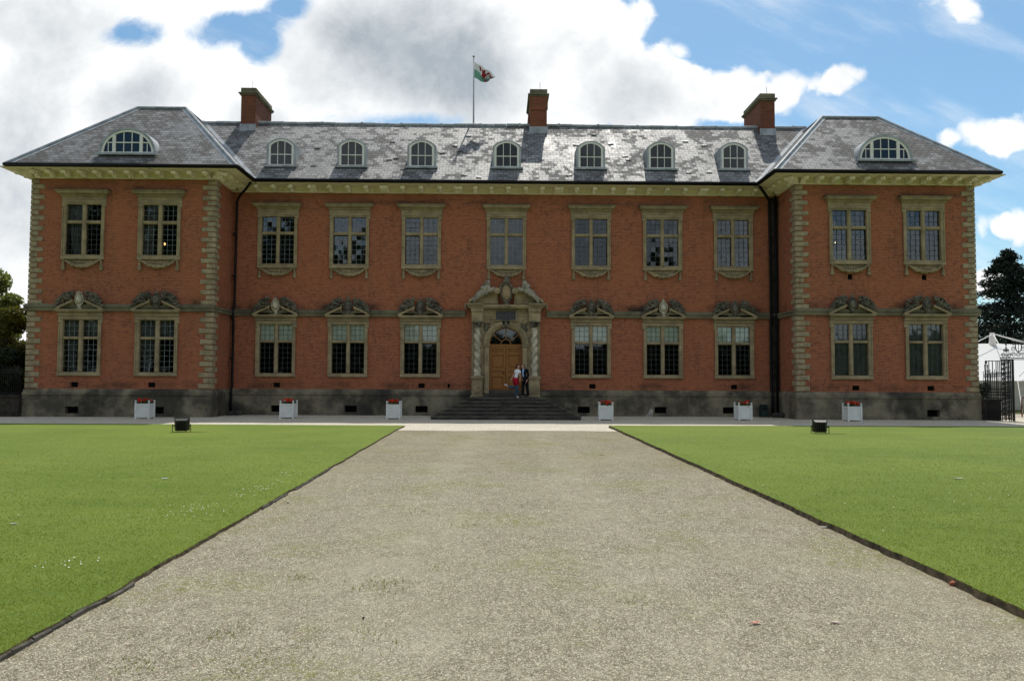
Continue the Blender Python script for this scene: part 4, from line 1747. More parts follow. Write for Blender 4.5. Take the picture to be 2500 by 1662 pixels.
# reclining figures
for s in (-1, 1):
    f = MB()
    def B(x, z, rx, rz, a=0, y=-.38, ry=.13):
        f.blob((s*x, y-.04, z), (rx*1.25, ry*1.35, rz*1.3), 2, s*a, .06)
    B(1.28, 6.42, .30, .15, -.62)
    B(1.02, 6.66, .20, .17, -.3)
    B(.98, 6.92, .12, .13)
    B(.94, 7.02, .08, .07)
    B(.80, 6.58, .22, .07, -.5, -.46, .07)
    B(1.50, 6.20, .25, .09, -.75, -.46, .09)
    B(1.66, 6.02, .07, .18, .2, -.48, .08)
    B(1.58, 6.24, .22, .08, -.9, -.30, .08)
    B(1.70, 6.05, .10, .07, 0, -.46, .08)
    B(1.12, 6.80, .14, .08, .8, -.30, .08)
    for q in range(10):
        B(rnd.uniform(.85, 1.4), rnd.uniform(6.35, 6.75), .08, .05, rnd.uniform(-1, 1), -.48, .05)
    f.build('reclining_figure', 'figure', dsr, True)
ct = MB()
for q in range(46):
    a = q/46*2*math.pi
    rr = 1+.12*math.sin(3*a)
    ct.blob((.30*rr*math.cos(a), -.44+rnd.uniform(-.03, .05), 6.45+.46*rr*math.sin(a)), (.085, .09, .085), 1, a, .2)
for q in range(16):
    ct.blob((rnd.uniform(-.16, .16), -.44, 6.98+rnd.random()*.26), (.08, .08, .09), 1, 0, .2)
for q in range(5):
    ct.blob((0, -.44, 7.06+q*.07), (.08-.01*q, .08, .07), 1, 0, .2)
ct.blob((0, -.42, 5.95), (.11, .12, .16), 1)
ct.box(-.14, .14, -.54, -.25, 5.792, 5.86)
cto = ct.build('cartouche', 'carved', dsr)
MB().blob((0, -.47, 6.44), (.24, .12, .40), 3).build('shield', 'shield', cto, True)

# door leaves and fanlight
DY = .20
door = MB()
for s in (-1, 1):
    a, b = sorted((s*.012, s*(R_IN-.001)))
    door.box(a, b, DY+.03+.03, DY+.10, 1.15, ZS-.10)
    xs0, xs1 = sorted((s*.012, s*.12))
    xe0, xe1 = sorted((s*.765, s*(R_IN-.001)))
    door.box(xs0, xs1, DY, DY+.059, 1.15, ZS-.10)
    door.box(xe0, xe1, DY, DY+.059, 1.15, ZS-.10)
    m0, m1 = sorted((s*.1201, s*.7649))
    for (za, zb) in ((1.15, 1.35), (2.05, 2.20), (2.35, 2.50), (3.20, 3.34), (3.54, ZS-.10)):
        door.box(m0, m1, DY+.0005, DY+.059, za, zb)
    for (za, zb) in ((1.35, 2.05), (2.50, 3.20), (3.34, 3.54)):
        door.cbox(m0+.07, m1-.07, DY+.022, DY+.0599, za+.06, zb-.06, .013)
dr = door.build('door', 'oak', house)
MB().tube([(-.10, DY-.06, 2.27), (-.10, DY-.001, 2.27)], .03, 8).blob((-.10, DY-.07, 2.27), (.045, .03, .045), 2).build('handle', 'brass', dr, True)
fl = MB()
fl.box(-R_IN+.001, R_IN-.001, DY-.03, DY+.08, ZS-.099, ZS)
fl.strip([(x*.94, ZS+(z-ZS)*.94) for x, z in ar], [(x*.998, ZS+(z-ZS)*.998) for x, z in ar], DY-.01, DY+.06)
fl.strip([(x*.27, ZS+(z-ZS)*.27) for x, z in ar], [(x*.32, ZS+(z-ZS)*.32) for x, z in ar], DY, DY+.04)
for a in (36, 90, 144):
    c, s_ = math.cos(R(a)), math.sin(R(a))
    nx, nz = -s_*.022, c*.022
    fl.prism([(c*.30+nx, ZS+s_*.30+nz), (c*.30-nx, ZS+s_*.30-nz), (c*.85-nx, ZS+s_*.85-nz), (c*.85+nx, ZS+s_*.85+nz)], DY+.001, DY+.035)
fan = fl.build('fanlight', 'oak', house)
MB().poly([(x*.97, DY+.045, ZS+(z-ZS)*.97) for x, z in reversed(ar)]).build('pane', 'glass', fan)

# steps
st, nz_ = MB(), MB()
NS = 6
for i in range(NS):
    h0, h1 = i*1.0/NS, (i+1)*1.0/NS
    k = NS-1-i
    hw = 1.84+.345*k
    yf = -2.78-.29*k
    st.box(-hw+.03, hw-.03, yf+.03, -.16, h0-.001, h1-.05)
    st.box(-hw+.02, hw-.02, yf+.02, -.155, h1-.05, h1-.002)
    nz_.box(-hw, hw, yf, yf+.14, h1-.045, h1)
    for s in (-1, 1):
        a, b = sorted((s*hw, s*(hw-.14)))
        nz_.box(a, b, yf+.141, -.16, h1-.045, h1)
st.box(-1.15, 1.15, -.75, -.10, 1.0, 1.15)
sto = st.build('steps', 'step', house)
nz_.build('nosing', stone_mat('pale_nosing', (0.15, 0.14, 0.118), (0.05, 0.047, 0.040), 1.6, .3, .4, False), sto)  # nosing strips in a paler tone than the steps

# ------------------------------------------------------------------ flagpole and flag
fp = MB()
FX, FY = -1.93, 4.0
fp.tube([(FX, FY, 15.6), (FX-.02, FY, 20.85)], .055, 8, True, .035)
fp.blob((FX-.02, FY, 20.88), (.09, .09, .05), 2)
o = fp.build('flagpole', simple('pole_paint', (.42, .42, .43), .4, .1, 3), None, True)
tag(o, 'tall pale flagpole standing behind the middle of the roof ridge', 'flagpole')


def fpx(x, y):
    """flag drawing (units of its own outline) -> plane of the flag behind the ridge"""
    s = 45.2/1900
    X = FX + (x-1157.0)*s
    Z = 20.88 - (y-138.0)*45.6/1900
    yy = FY - .02 + .10*math.sin((x-1157)*.25+(y-150)*.06)*min(1, (x-1157)/12.0)
    return X, yy, Z


def zz_(p):
    return (1140+p[0]/15.68, 120+p[1]/15.68)


topE = [(262, 495), (380, 575), (560, 670), (720, 775), (830, 840), (930, 900), (1000, 985), (1060, 1060), (1115, 1072)]
botE = [(285, 1125), (400, 1185), (540, 1255), (680, 1310), (770, 1315), (840, 1240), (880, 1170), (980, 1130), (1110, 1080)]
midE = [(275, 770), (360, 830), (480, 930), (560, 1060), (660, 1160), (760, 1190), (840, 1170), (930, 1120), (1112, 1076)]


def band(a, b, name, mat, parent, dy=0.0):
    g = MB()
    n = 8
    for i in range(len(a)-1):
        for k in range(n):
            q = []
            for (ii, kk) in ((i, k), (i+1, k), (i+1, k+1), (i, k+1)):
                pa, pb_ = Vector(a[ii]), Vector(b[ii])
                p = pb_.lerp(pa, kk/n)
                x, y, z = fpx(*zz_(p))
                q.append((x, y+dy, z))
            g.quad(*q)
    return g.build(name, mat, parent, True)


def cloth(name, col):
    m, n, b = newmat(name)
    b.inputs['Base Color'].default_value = (*col, 1)
    b.inputs['Roughness'].default_value = .8
    t = n.node('ShaderNodeBsdfTranslucent')
    t.inputs[0].default_value = (*col, 1)
    mx = n.node('ShaderNodeMixShader')
    mx.inputs[0].default_value = .3
    out = [x for x in m.node_tree.nodes if x.type == 'OUTPUT_MATERIAL'][0]
    n.link(b.outputs[0], mx.inputs[1])
    n.link(t.outputs[0], mx.inputs[2])
    n.link(mx.outputs[0], out.inputs[0])
    return m


MT['fl_white'] = cloth('flag_white', (.50, .52, .50))
MT['fl_green'] = cloth('flag_green', (.10, .24, .18))
MT['fl_red'] = cloth('flag_red', (.36, .018, .025))
flag = empty('flag', (FX, FY, 18.2))
tag(flag, 'white and green flag with a red dragon flying from the roof pole', 'flag')
def reparent(o, p):
    o.parent = p
    o.matrix_parent_inverse = Matrix.Translation(-Vector(p.location))
reparent(band(topE, midE, 'upper_half', 'fl_white', None), flag)
reparent(band(midE, botE, 'lower_half', 'fl_green', None), flag)
drag = [[(575, 800), (640, 805), (715, 815), (700, 900), (672, 985), (700, 1035), (745, 1010), (770, 960), (830, 935), (890, 965), (905, 1000), (925, 1070), (890, 1110), (905, 1150), (860, 1195), (835, 1260), (770, 1315), (700, 1300), (640, 1240), (690, 1200), (640, 1160), (580, 1110), (560, 1030), (580, 960), (620, 880), (590, 850)],
        [(470, 690), (540, 740), (560, 830), (530, 900), (500, 830), (505, 770)], [(900, 1075), (960, 1060), (990, 1100), (930, 1130), (895, 1120)]]
for side in (-1, 1):
    g = MB()
    for pl in drag:
        pts = []
        for p in pl:
            x, y, z = fpx(*zz_(p))
            pts.append((x, y+side*.02, z))
        c = tuple(sum(q[i] for q in pts)/len(pts) for i in range(3))
        bmx = bmesh.new()
        vs = [bmx.verts.new(p) for p in pts]
        bmx.faces.new(vs)
        bmesh.ops.triangulate(bmx, faces=bmx.faces[:])
        o0 = len(g.v)
        bmx.verts.index_update()
        g.v += [tuple(v.co) for v in bmx.verts]
        g.f += [tuple(o0+v.index for v in f.verts) for f in bmx.faces]
        bmx.free()
    reparent(g.build('red_dragon', 'fl_red', None), flag)

# ------------------------------------------------------------------ planters with geraniums
MT['petal'] = leaf_mat('red_petal', (.55, .014, .008), (.80, .06, .02), .15, 6)
MT['gleaf'] = leaf_mat('geranium_leaf', (.03, .065, .015), (.07, .12, .03), .2, 6)


def make_planter():
    t = empty('planter')
    S, H = .32, .70
    b = MB()
    for (x0, x1, y0, y1) in ((-S+.03, S-.03, -S+.02, -S+.05), (-S+.03, S-.03, S-.05, S-.02), (-S+.02, -S+.05, -S+.05, S-.05), (S-.05, S-.02, -S+.05, S-.05)):
        b.box(x0, x1, y0, y1, .07, H)
    b.build('panel', 'planter', t)
    for (za, zb) in ((.06, .14), (H-.09, H+.005)):
        r = MB()
        r.box(-S+.04, S-.04, -S+.005, -S+.019, za, zb).box(-S+.04, S-.04, S-.019, S-.005, za, zb)
        r.box(-S+.005, -S+.019, -S+.04, S-.04, za, zb).box(S-.019, S-.005, -S+.04, S-.04, za, zb)
        r.build('rail', 'planter', t)
    for sx in (-1, 1):
        for sy in (-1, 1):
            p = MB()
            p.box(sx*(S-.015)-.035, sx*(S-.015)+.035, sy*(S-.015)-.035, sy*(S-.015)+.035, 0, H+.05)
            q = p.build('post', 'planter', t)
            f = MB().lathe([(.03, H+.05), (.018, H+.065), (.02, H+.075)], sx*(S-.015), sy*(S-.015), 10)
            f.blob((sx*(S-.015), sy*(S-.015), H+.115), (.045, .045, .045), 2)
            f.build('finial', 'planter', q, True)
    MB().box(-S+.05, S-.05, -S+.05, S-.05, .10, H-.04).build('soil', 'soil', t)
    return t


def make_plant(seed):
    r_ = random.Random(seed)
    t = empty('geranium')
    lv, fv = [], []

    def disc(lst, c, r, nrm_rand=.8):
        a = Vector((r_.gauss(0, nrm_rand), r_.gauss(0, nrm_rand), 1)).normalized()
        u = a.orthogonal().normalized()
        v = a.cross(u)
        for k in range(3):
            pass
        lst.append([c+u*r, c+v*r, c-u*r, c-v*r])
    for _ in range(260):
        c = Vector((r_.uniform(-.27, .27), r_.uniform(-.27, .27), .66+r_.random()*.16))
        disc(lv, c, r_.uniform(.02, .04))
    heads = [(r_.uniform(-.24, .24), r_.uniform(-.24, .2), r_.uniform(.78, .92)) for _ in range(15)]
    for h in heads:
        for _ in range(26):
            d = Vector((r_.gauss(0, 1), r_.gauss(0, 1), r_.gauss(0, .8))).normalized()*r_.uniform(.03, .065)
            disc(fv, Vector(h)+d, r_.uniform(.014, .024), 1.5)
    # taller spike in the middle
    for k in range(26):
        c = Vector((r_.gauss(0, .02), r_.gauss(0, .02), .80+k*.018))
        disc(lv, c, .030-.0007*k, 1.5)
    for name, lst, mat in (('leaves', lv, 'gleaf'), ('blooms', fv, 'petal')):
        v = np.array([p for q in lst for p in q])
        npmesh(name, v, np.arange(len(v)).reshape(-1, 4), mat, t)
    return t


plant_pos = [(-16.98, -4.05, 'white planter box of red geraniums in front of the left wing', 'in the planter before the left wing'),
             (-10.44, -3.35, 'white planter box beside the drainpipe, between left wing and first doorless bay', 'in the planter nearest the left drainpipe'),
             (-5.35, -3.6, 'white planter box just left of the entrance steps', 'in the planter just left of the steps'),
             (4.74, -3.9, 'white planter box just right of the entrance steps', 'in the planter just right of the steps'),
             (11.42, -3.55, 'white planter box left of the green bin and right-hand drainpipes', 'in the planter left of the green bin'),
             (16.50, -4.0, 'white planter box in front of the right wing', 'in the planter before the right wing')]
plant_pos[1] = (plant_pos[1][0], plant_pos[1][1], 'white planter box under the leftmost window of the recessed front', plant_pos[1][3])
proto = make_planter()
for i, (x, y, lab, gl_) in enumerate(plant_pos):
    o = proto if i == 0 else copy_tree(proto)
    o.location = (x, y, 0)
    o.rotation_euler = (0, 0, R([1.5, -2, 1, -3, 2, -1][i]))
    tag(o, lab, 'planter', 'white planters along the front of the house')
    pl_ = make_plant(40+i)
    pl_.location = (x, y, 0)
    pl_.rotation_euler = (0, 0, .3*i)
    tag(pl_, 'red geraniums with dark leaves '+gl_, 'flowers', 'geraniums in the white planters')

# ------------------------------------------------------------------ floodlights on the lawn
def make_flood():
    t = empty('floodlight')
    b = MB()
    # tapered housing tilted towards the house
    pts = [(-.23, -.10, .40), (.23, -.10, .40), (.23, .10, .50), (-.23, .10, .50)]
    o0 = 0
    front = [(-.25, .10, .06), (.25, .10, .06), (.25, -.02, .50), (-.25, -.02, .50)]
    back = [(-.17, -.14, .04), (.17, -.14, .04), (.17, -.20, .40), (-.17, -.20, .40)]
    b.v += front+back
    b.f += [(0, 1, 2, 3), (7, 6, 5, 4), (0, 4, 5, 1), (1, 5, 6, 2), (2, 6, 7, 3), (3, 7, 4, 0)]
    for k in range(5):
        x = -.14+.07*k
        b.box(x-.008, x+.008, -.235, -.16, .10, .34)
    b.build('housing', 'iron', t)
    MB().quad((-.23, .112, .075), (.23, .112, .075), (.23, -.005, .49), (-.23, -.005, .49)).build('lens', simple('lens', (.12, .12, .13), .15, .1, 3, .6), t)
    MB().box(-.27, .27, -.05, -.0, .50, .515).build('visor', simple('visor', (.10, .10, .105), .4, .2, 3, .5), t)
    y = MB()
    y.tube([(-.29, -.06, .28), (-.30, -.06, .02), (-.29, -.06, 0), (.29, -.06, 0), (.30, -.06, .02), (.29, -.06, .28)], .012, 6)
    y.tube([(-.30, -.06, .22), (-.16, -.06, .22)], .02, 6)
    y.tube([(.30, -.06, .22), (.16, -.06, .22)], .02, 6)
    y.build('bracket', 'iron', t)
    c = MB().tube([(.1, -.15, .08), (.2, -.25, .0), (.5, -.3, .005), (.85, -.15, .0)], .008, 5)
    c.build('cable', 'iron', t)
    return t


fl1 = make_flood()
fl1.location = (-11.36, -13.6, .045)
fl1.rotation_euler = (0, 0, R(14))
tag(fl1, 'black floodlight on the left lawn facing the house', 'floodlight', 'floodlights on the lawns')
fl2 = copy_tree(fl1)
fl2.location = (11.0, -13.6, .075)
fl2.rotation_euler = (0, 0, R(-14))
tag(fl2, 'black floodlight on the right lawn facing the house', 'floodlight', 'floodlights on the lawns')

# ------------------------------------------------------------------ bin and leaning slab
b = empty('litter_bin', (13.45, -.48, 0))
tag(b, 'dark green litter bin against the plinth by the right-hand drainpipes', 'bin')
MT['bingreen'] = simple('bin_green', (.012, .035, .026), .5, .2, 4)
MB().box(-.17, .17, -.17, .17, 0.03, .52).build('body', 'bingreen', b)
MB().box(-.19, .19, -.19, .19, .521, .57).cbox(-.15, .15, -.16, .16, .571, .66, .04).build('lid', 'bingreen', b)
MB().box(-.12, .12, -.176, -.171, .40, .48).build('slot', 'void', b)
sb = MB()
sb.v += [(7.33, -.20, 0), (7.70, -.32, 0), (7.74, -.20, .36), (7.62, -.15, .40), (7.33, -.115, 0.0), (7.70, -.21, 0), (7.74, -.13, .36), (7.62, -.11, .40)]
sb.f += [(0, 1, 2, 3), (7, 6, 5, 4), (0, 4, 5, 1), (1, 5, 6, 2), (2, 6, 7, 3), (3, 7, 4, 0)]
tag(sb.build('stone_slab', simple('pale_stone', (.33, .31, .27), .9, .2, 4)), 'pale stone slab leaning on the plinth beside a cellar opening', 'slab')
# worn stone blocks at the pipe feet
def rock(name, pts, label):
    g = MB()
    for (x, y, z, a, b_, c) in pts:
        g.blob((x, y, z), (a, b_, c), 2, 0, .08)
    tag(g.build(name, 'step', None, True), label, 'stone')


rock('drain_stone', [(-14.2, -.55, .08, .30, .2, .14), (-13.8, -.5, .10, .22, .2, .16)], 'low dark drain stone at the foot of the left drainpipe')
rock('drain_stone', [(14.1, -.60, .10, .30, .25, .16), (14.25, -.9, .12, .22, .2, .16)], 'low dark drain stone at the foot of the right drainpipes')

# ------------------------------------------------------------------ people
MT['skin'] = simple('skin', (.46, .27, .19), .6, .06, 6, .3)
MT['hair_d'] = simple('dark_hair', (.035, .018, .012), .5, .3, 20, .3)
MT['hair_r'] = simple('auburn_hair', (.10, .030, .016), .5, .3, 20, .3)
MT['tshirt'] = simple('white_tshirt', (.72, .73, .78), .85, .05, 8, .1)
MT['redcloth'] = simple('red_cloth', (.36, .010, .028), .85, .15, 8, .1)
MT['jeans'] = simple('blue_jeans', (.045, .095, .15), .85, .25, 9, .1)
MT['suit'] = simple('black_suit', (.008, .008, .010), .8, .2, 8, .1)
MT['blueshirt'] = simple('blue_shirt', (.20, .36, .62), .8, .1, 8, .1)
MT['shoe_w'] = simple('white_shoe', (.55, .57, .58), .6, .1, 6, .2)
MT['shoe_b'] = simple('black_shoe', (.008, .008, .008), .4, .1, 6, .3)
MT['eye'] = simple('eye', (.02, .015, .012), .3, .1, 6, .4)
MT['lip'] = simple('lip', (.34, .09, .08), .5, .1, 6, .3)


def skinned(name, pts, edges, mat, parent, sub=2):
    """pts: (x,y,z,r) joints; grows one continuous surface round the edges"""
    me = bpy.data.meshes.new(name)
    me.from_pydata([p[:3] for p in pts], edges, [])
    o = bpy.data.objects.new(name, me)
    COL.objects.link(o)
    o.modifiers.new('skin', 'SKIN')
    sv = me.skin_vertices[0].data
    for i, p in enumerate(pts):
        r = p[3] if len(p) > 3 else .05
        ry = p[4] if len(p) > 4 else r
        sv[i].radius = (r, ry)
        sv[i].use_root = (i == 0)
    m = o.modifiers.new('sub', 'SUBSURF')
    m.levels = m.render_levels = sub
    dg = bpy.context.evaluated_depsgraph_get()
    nm = bpy.data.meshes.new_from_object(o.evaluated_get(dg))
    o.modifiers.clear()
    o.data = nm
    nm.name = name
    nm.materials.clear()
    nm.materials.append(MT[mat])
    nm.polygons.foreach_set('use_smooth', [True]*len(nm.polygons))
    o.parent = parent
    return o


def hand_pts(base_i, start, wrist, d, side, palm_n):
    """palm + four fingers + thumb; returns pts and edges to append"""
    w = Vector(wrist)
    d = Vector(d).normalized()
    s = Vector(side).normalized()
    pn = Vector(palm_n).normalized()
    pts, ed = [], []
    palm = w+d*.055
    pts.append((*palm, .030))
    pi = start
    ed.append((base_i, pi))
    k = start+1
    for i, (off, L) in enumerate(((-.028, .070), (-.009, .080), (.010, .074), (.028, .058))):
        a = palm+d*.035+s*off
        b_ = a+d*L*.5+pn*.012
        c = a+d*L*.9+pn*.035
        pts += [(*a, .010), (*b_, .009), (*c, .007)]
        ed += [(pi, k), (k, k+1), (k+1, k+2)]
        k += 3
    a = palm-s*.034-d*.01
    b_ = a-s*.018+d*.030+pn*.01
    pts += [(*a, .011), (*b_, .009)]
    ed += [(pi, k), (k, k+1)]
    return pts, ed


def head_parts(parent, c, face, hair, long_hair, tilt):
    """c: head centre; face: direction the face looks; skull comes with the body skin"""
    f = Vector(face).normalized()
    u = Vector(tilt).normalized()
    r = f.cross(u).normalized()
    c = Vector(c)
    e = MB()
    for s in (-1, 1):
        e.blob(tuple(c+f*.088+r*s*.033+u*.012), (.012, .012, .008), 1)
    e.build('eyes', 'eye', parent)
    n = MB()
    n.blob(tuple(c+f*.108-u*.020), (.014, .018, .020), 1)
    for s in (-1, 1):
        n.blob(tuple(c+r*s*.078-u*.005), (.012, .018, .028), 1)
    n.build('nose_and_ears', 'skin', parent, True)
    m = MB()
    m.blob(tuple(c+f*.090-u*.056), (.026, .012, .008), 1)
    m.build('mouth', 'lip', parent)
    h = MB()
    h.blob(tuple(c-f*.042+u*.028), (.090, .092, .098), 3, 0, .03)
    for _ in range(40):
        a = rnd.uniform(-1.55, 1.55)
        q = (-f*math.cos(a)+r*math.sin(a))*.085
        z = rnd.uniform(-.05 if not long_hair else -.24, .06)
        rr = .03
        h.blob(tuple(c+q-f*.035+u*z), (rr, rr, .06), 1)
    h.build('hair', hair, parent, True)


LZ = 1.0
# woman in white leaning to kiss the cheek of the other, one leg kicked back
p1 = empty('person', (.53, -2.45, LZ))
tag(p1, 'person in white t-shirt and blue jeans leaning sideways with one leg kicked back', 'person', 'two people posing on the steps')
hc = (.085, 0, 1.555)
pts = [(-.07, .0, .90, .100, .08),           # 0 pelvis
       (-.03, 0, 1.06, .090, .070), (.02, 0, 1.22, .095, .07), (.05, 0, 1.34, .090, .062),   # 1..3 spine
       (.070, 0, 1.415, .05), (.080, 0, 1.50, .065), (hc[0], -.01, 1.56, .082, .088), (hc[0]+.005, 0, 1.625, .062),  # 4..7 neck, head
       # right arm (viewer's right), hanging by the other person
       (.145, -.05, 1.335, .042), (.165, -.10, 1.10, .037), (.165, -.13, .90, .027),   # 8..10
       # left arm, drawn back
       (-.055, .03, 1.335, .042), (-.15, .05, 1.12, .036), (-.26, .04, .93, .026),    # 11..13
       # standing leg
       (.0, -.02, .84, .075), (.02, -.03, .48, .050), (.0, .0, .10, .038), (.06, -.08, .035, .035),  # 14..17
       # kicked leg
       (-.10, .04, .80, .072), (-.06, .05, .50, .050), (-.44, .20, .56, .042), (-.54, .22, .60, .032)]   # 18..21
ed = [(0, 1), (1, 2), (2, 3), (3, 4), (4, 5), (5, 6), (6, 7), (3, 8), (8, 9), (9, 10), (3, 11), (11, 12), (12, 13), (0, 14), (14, 15), (15, 16), (16, 17), (0, 18), (18, 19), (19, 20), (20, 21)]
hp, he = hand_pts(10, len(pts), pts[10][:3], (0, -.05, -1), (0, 1, 0), (-.6, -.3, 0))
pts += hp
ed += he
hp, he = hand_pts(13, len(pts), pts[13][:3], (-.5, 0, -.8), (0, 1, 0), (.6, 0, -.3))
pts += hp
ed += he
skinned('body', pts, ed, 'skin', p1)
skinned('tshirt', [(-.055, 0, .95, .145, .115), (-.02, 0, 1.08, .125, .10), (.025, 0, 1.23, .135, .105), (.055, 0, 1.345, .128, .10), (.068, 0, 1.405, .07),
                   (.150, -.05, 1.33, .066), (.162, -.09, 1.20, .062), (-.055, .03, 1.335, .066), (-.105, .04, 1.22, .062)],
        [(0, 1), (1, 2), (2, 3), (3, 4), (3, 5), (5, 6), (3, 7), (7, 8)], 'tshirt', p1)
skinned('red_wrap', [(-.075, 0, 1.02, .150, .13), (-.06, 0, .88, .190, .16), (-.02, 0, .72, .185, .16), (0.01, -.02, .58, .115, .12)], [(0, 1), (1, 2), (2, 3)], 'redcloth', p1)
skinned('jeans', [(-.05, 0, .84, .125, .11), (.0, -.02, .78, .105), (.02, -.03, .48, .078), (.0, 0, .08, .066),
                  (-.08, .04, .76, .10), (-.06, .05, .50, .078), (-.44, .20, .56, .060)], [(0, 1), (1, 2), (2, 3), (0, 4), (4, 5), (5, 6)], 'jeans', p1)
for nm_, a, b_ in (('shoe', (-.0, .02, .045), (.10, -.13, .035)), ('shoe', (-.45, .20, .60), (-.62, .26, .66))):
    skinned(nm_, [(*a, .045), (*b_, .034)], [(0, 1)], 'shoe_w', p1)
head_parts(p1, hc, (.85, -.5, .05), 'hair_r', False, (-.1, 0, 1))

# woman in black suit
p2 = empty('person', (.93, -2.50, LZ))
tag(p2, 'long-haired person in black suit and blue shirt standing upright beside the door', 'person', 'two people posing on the steps')
hc = (-.11, -.02, 1.555)
pts = [(0, 0, .93, .10, .075), (-.02, 0, 1.08, .09, .065), (-.03, 0, 1.24, .10, .065), (-.05, 0, 1.37, .10, .06),
       (-.075, 0, 1.445, .05), (-.10, -.01, 1.51, .065), (hc[0], -.03, 1.57, .084, .09), (hc[0], -.015, 1.635, .062),
       (.11, 0, 1.365, .042), (.165, -.02, 1.12, .036), (.10, -.10, .86, .027),
       (-.19, .05, 1.355, .042), (-.24, .10, 1.12, .036), (-.26, .10, .92, .027),
       (-.075, 0, .86, .08), (-.085, 0, .48, .052), (-.10, 0, .10, .042), (-.12, -.09, .035, .035),
       (.08, 0, .86, .08), (.12, 0, .48, .052), (.185, .02, .10, .042), (.22, -.07, .035, .035)]
ed = [(0, 1), (1, 2), (2, 3), (3, 4), (4, 5), (5, 6), (6, 7), (3, 8), (8, 9), (9, 10), (3, 11), (11, 12), (12, 13), (0, 14), (14, 15), (15, 16), (16, 17), (0, 18), (18, 19), (19, 20), (20, 21)]
hp, he = hand_pts(10, len(pts), pts[10][:3], (-.35, -.2, -1), (0, 1, 0), (-.6, -.3, 0))
pts += hp
ed += he
hp, he = hand_pts(13, len(pts), pts[13][:3], (0, 0, -1), (0, 1, 0), (.6, 0, 0))
pts += hp
ed += he
skinned('body', pts, ed, 'skin', p2)
skinned('jacket', [(.02, .01, .66, .195, .14), (0, .01, .93, .175, .13), (-.015, .01, 1.08, .135, .10), (-.03, .01, 1.24, .165, .115), (-.045, .01, 1.37, .165, .11), (-.07, .012, 1.42, .07),
                   (.115, 0, 1.37, .075), (.168, -.02, 1.12, .060), (.108, -.09, .89, .048), (-.20, .05, 1.36, .072), (-.245, .10, 1.12, .058), (-.26, .10, .95, .046)],
        [(0, 1), (1, 2), (2, 3), (3, 4), (4, 5), (4, 6), (6, 7), (7, 8), (4, 9), (9, 10), (10, 11)], 'suit', p2)
skinned('trousers', [(0, 0, .90, .115, .09), (-.075, 0, .80, .095), (-.085, 0, .48, .080), (-.10, 0, .06, .072), (.08, 0, .80, .095), (.12, 0, .48, .080), (.185, .02, .06, .072)],
        [(0, 1), (1, 2), (2, 3), (0, 4), (4, 5), (5, 6)], 'suit', p2)
skinned('shirt_front', [(-.080, -.060, 1.43, .050, .03), (-.090, -.092, 1.30, .062, .03), (-.080, -.092, 1.14, .055, .03), (-.065, -.095, 1.02, .035, .025)], [(0, 1), (1, 2), (2, 3)], 'blueshirt', p2)
for a, b_ in (((-.10, 0.0, .045), (-.13, -.14, .035)), ((.185, .02, .045), (.235, -.12, .035))):
    skinned('shoe', [(*a, .045), (*b_, .034)], [(0, 1)], 'shoe_b', p2)
head_parts(p2, hc, (-.25, -1, .02), 'hair_d', True, (-.08, 0, 1))

# ------------------------------------------------------------------ trees
def leaf_cloud(clumps, n, size, flat=0.0):
    """clumps: (x,y,z,rx,ry,rz); leaves through the shell of each clump"""
    cl_ = np.array(clumps, float)
    wgt = (cl_[:, 3]*cl_[:, 4]*cl_[:, 5])**.66
    idx = rng.choice(len(cl_), n, p=wgt/wgt.sum())
    d = rng.normal(size=(n, 3))
    d /= np.linalg.norm(d, axis=1)[:, None]
    rad = rng.uniform(.25, 1.08, n)**.6
    c = cl_[idx, :3]+d*cl_[idx, 3:]*rad[:, None]
    a = rng.normal(size=(n, 3))
    a[:, 2] = a[:, 2]*(1-flat)+flat*2
    a /= np.linalg.norm(a, axis=1)[:, None]
    t = rng.normal(size=(n, 3))
    u = np.cross(a, t)
    u /= np.linalg.norm(u, axis=1)[:, None]
    w = np.cross(a, u)
    s = rng.uniform(.6, 1.3, n)[:, None]*size
    v = np.stack([c+u*s, c+w*s*.55, c-u*s, c-w*s*.55], 1)
    return v.reshape(-1, 3)


MT['leaf_lt'] = leaf_mat('pale_leaf', (.13, .165, .065), (.28, .30, .15), .45, .5)
MT['leaf_ol'] = leaf_mat('olive_leaf', (.016, .026, .008), (.17, .16, .030), .3, .55)
MT['leaf_dk'] = leaf_mat('dark_leaf', (.012, .022, .010), (.035, .050, .020), .15, .4)
MT['conif'] = leaf_mat('conifer_needle', (.006, .013, .009), (.018, .028, .018), .06, .5)
MT['bark'] = stone_mat('bark', (.10, .075, .05), (.03, .024, .018), 3.0, .3, .8, False)


def tree(name, x, y, h, spread, mat, label, seed, n=30000, leaf=.10, trunk_r=.3, group=None, low=.25):
    r_ = random.Random(seed)
    t = empty(name, (x, y, 0))
    tag(t, label, 'tree', group)
    tr = MB()
    tr.tube([(0, 0, -.1), (.05, 0, h*.3), (-.05, .1, h*.62), (0, 0, h*.85)], trunk_r, 8, True, trunk_r*.25)
    cl_ = []
    for k in range(22):
        a = r_.uniform(0, 6.28)
        tt = r_.uniform(low, .95)
        rr = spread*math.sin(math.pi*min(1, .22+.78*(1-tt)))*r_.uniform(.35, .9)
        c = (rr*math.cos(a), rr*math.sin(a), h*tt)
        s = spread*r_.uniform(.22, .42)
        cl_.append((*c, s, s, s*.75))
        tr.tube([(0, 0, h*tt*.6), (c[0]*.5, c[1]*.5, h*tt*.85), c], trunk_r*.22, 5, True, .02)
    cl_.append((0, 0, h*.90, spread*.3, spread*.3, h*.10))
    tr.build('trunk', 'bark', t)
    v = leaf_cloud(cl_, n, leaf)
    npmesh('crown', v, np.arange(len(v)).reshape(-1, 4), mat, t)
    return t


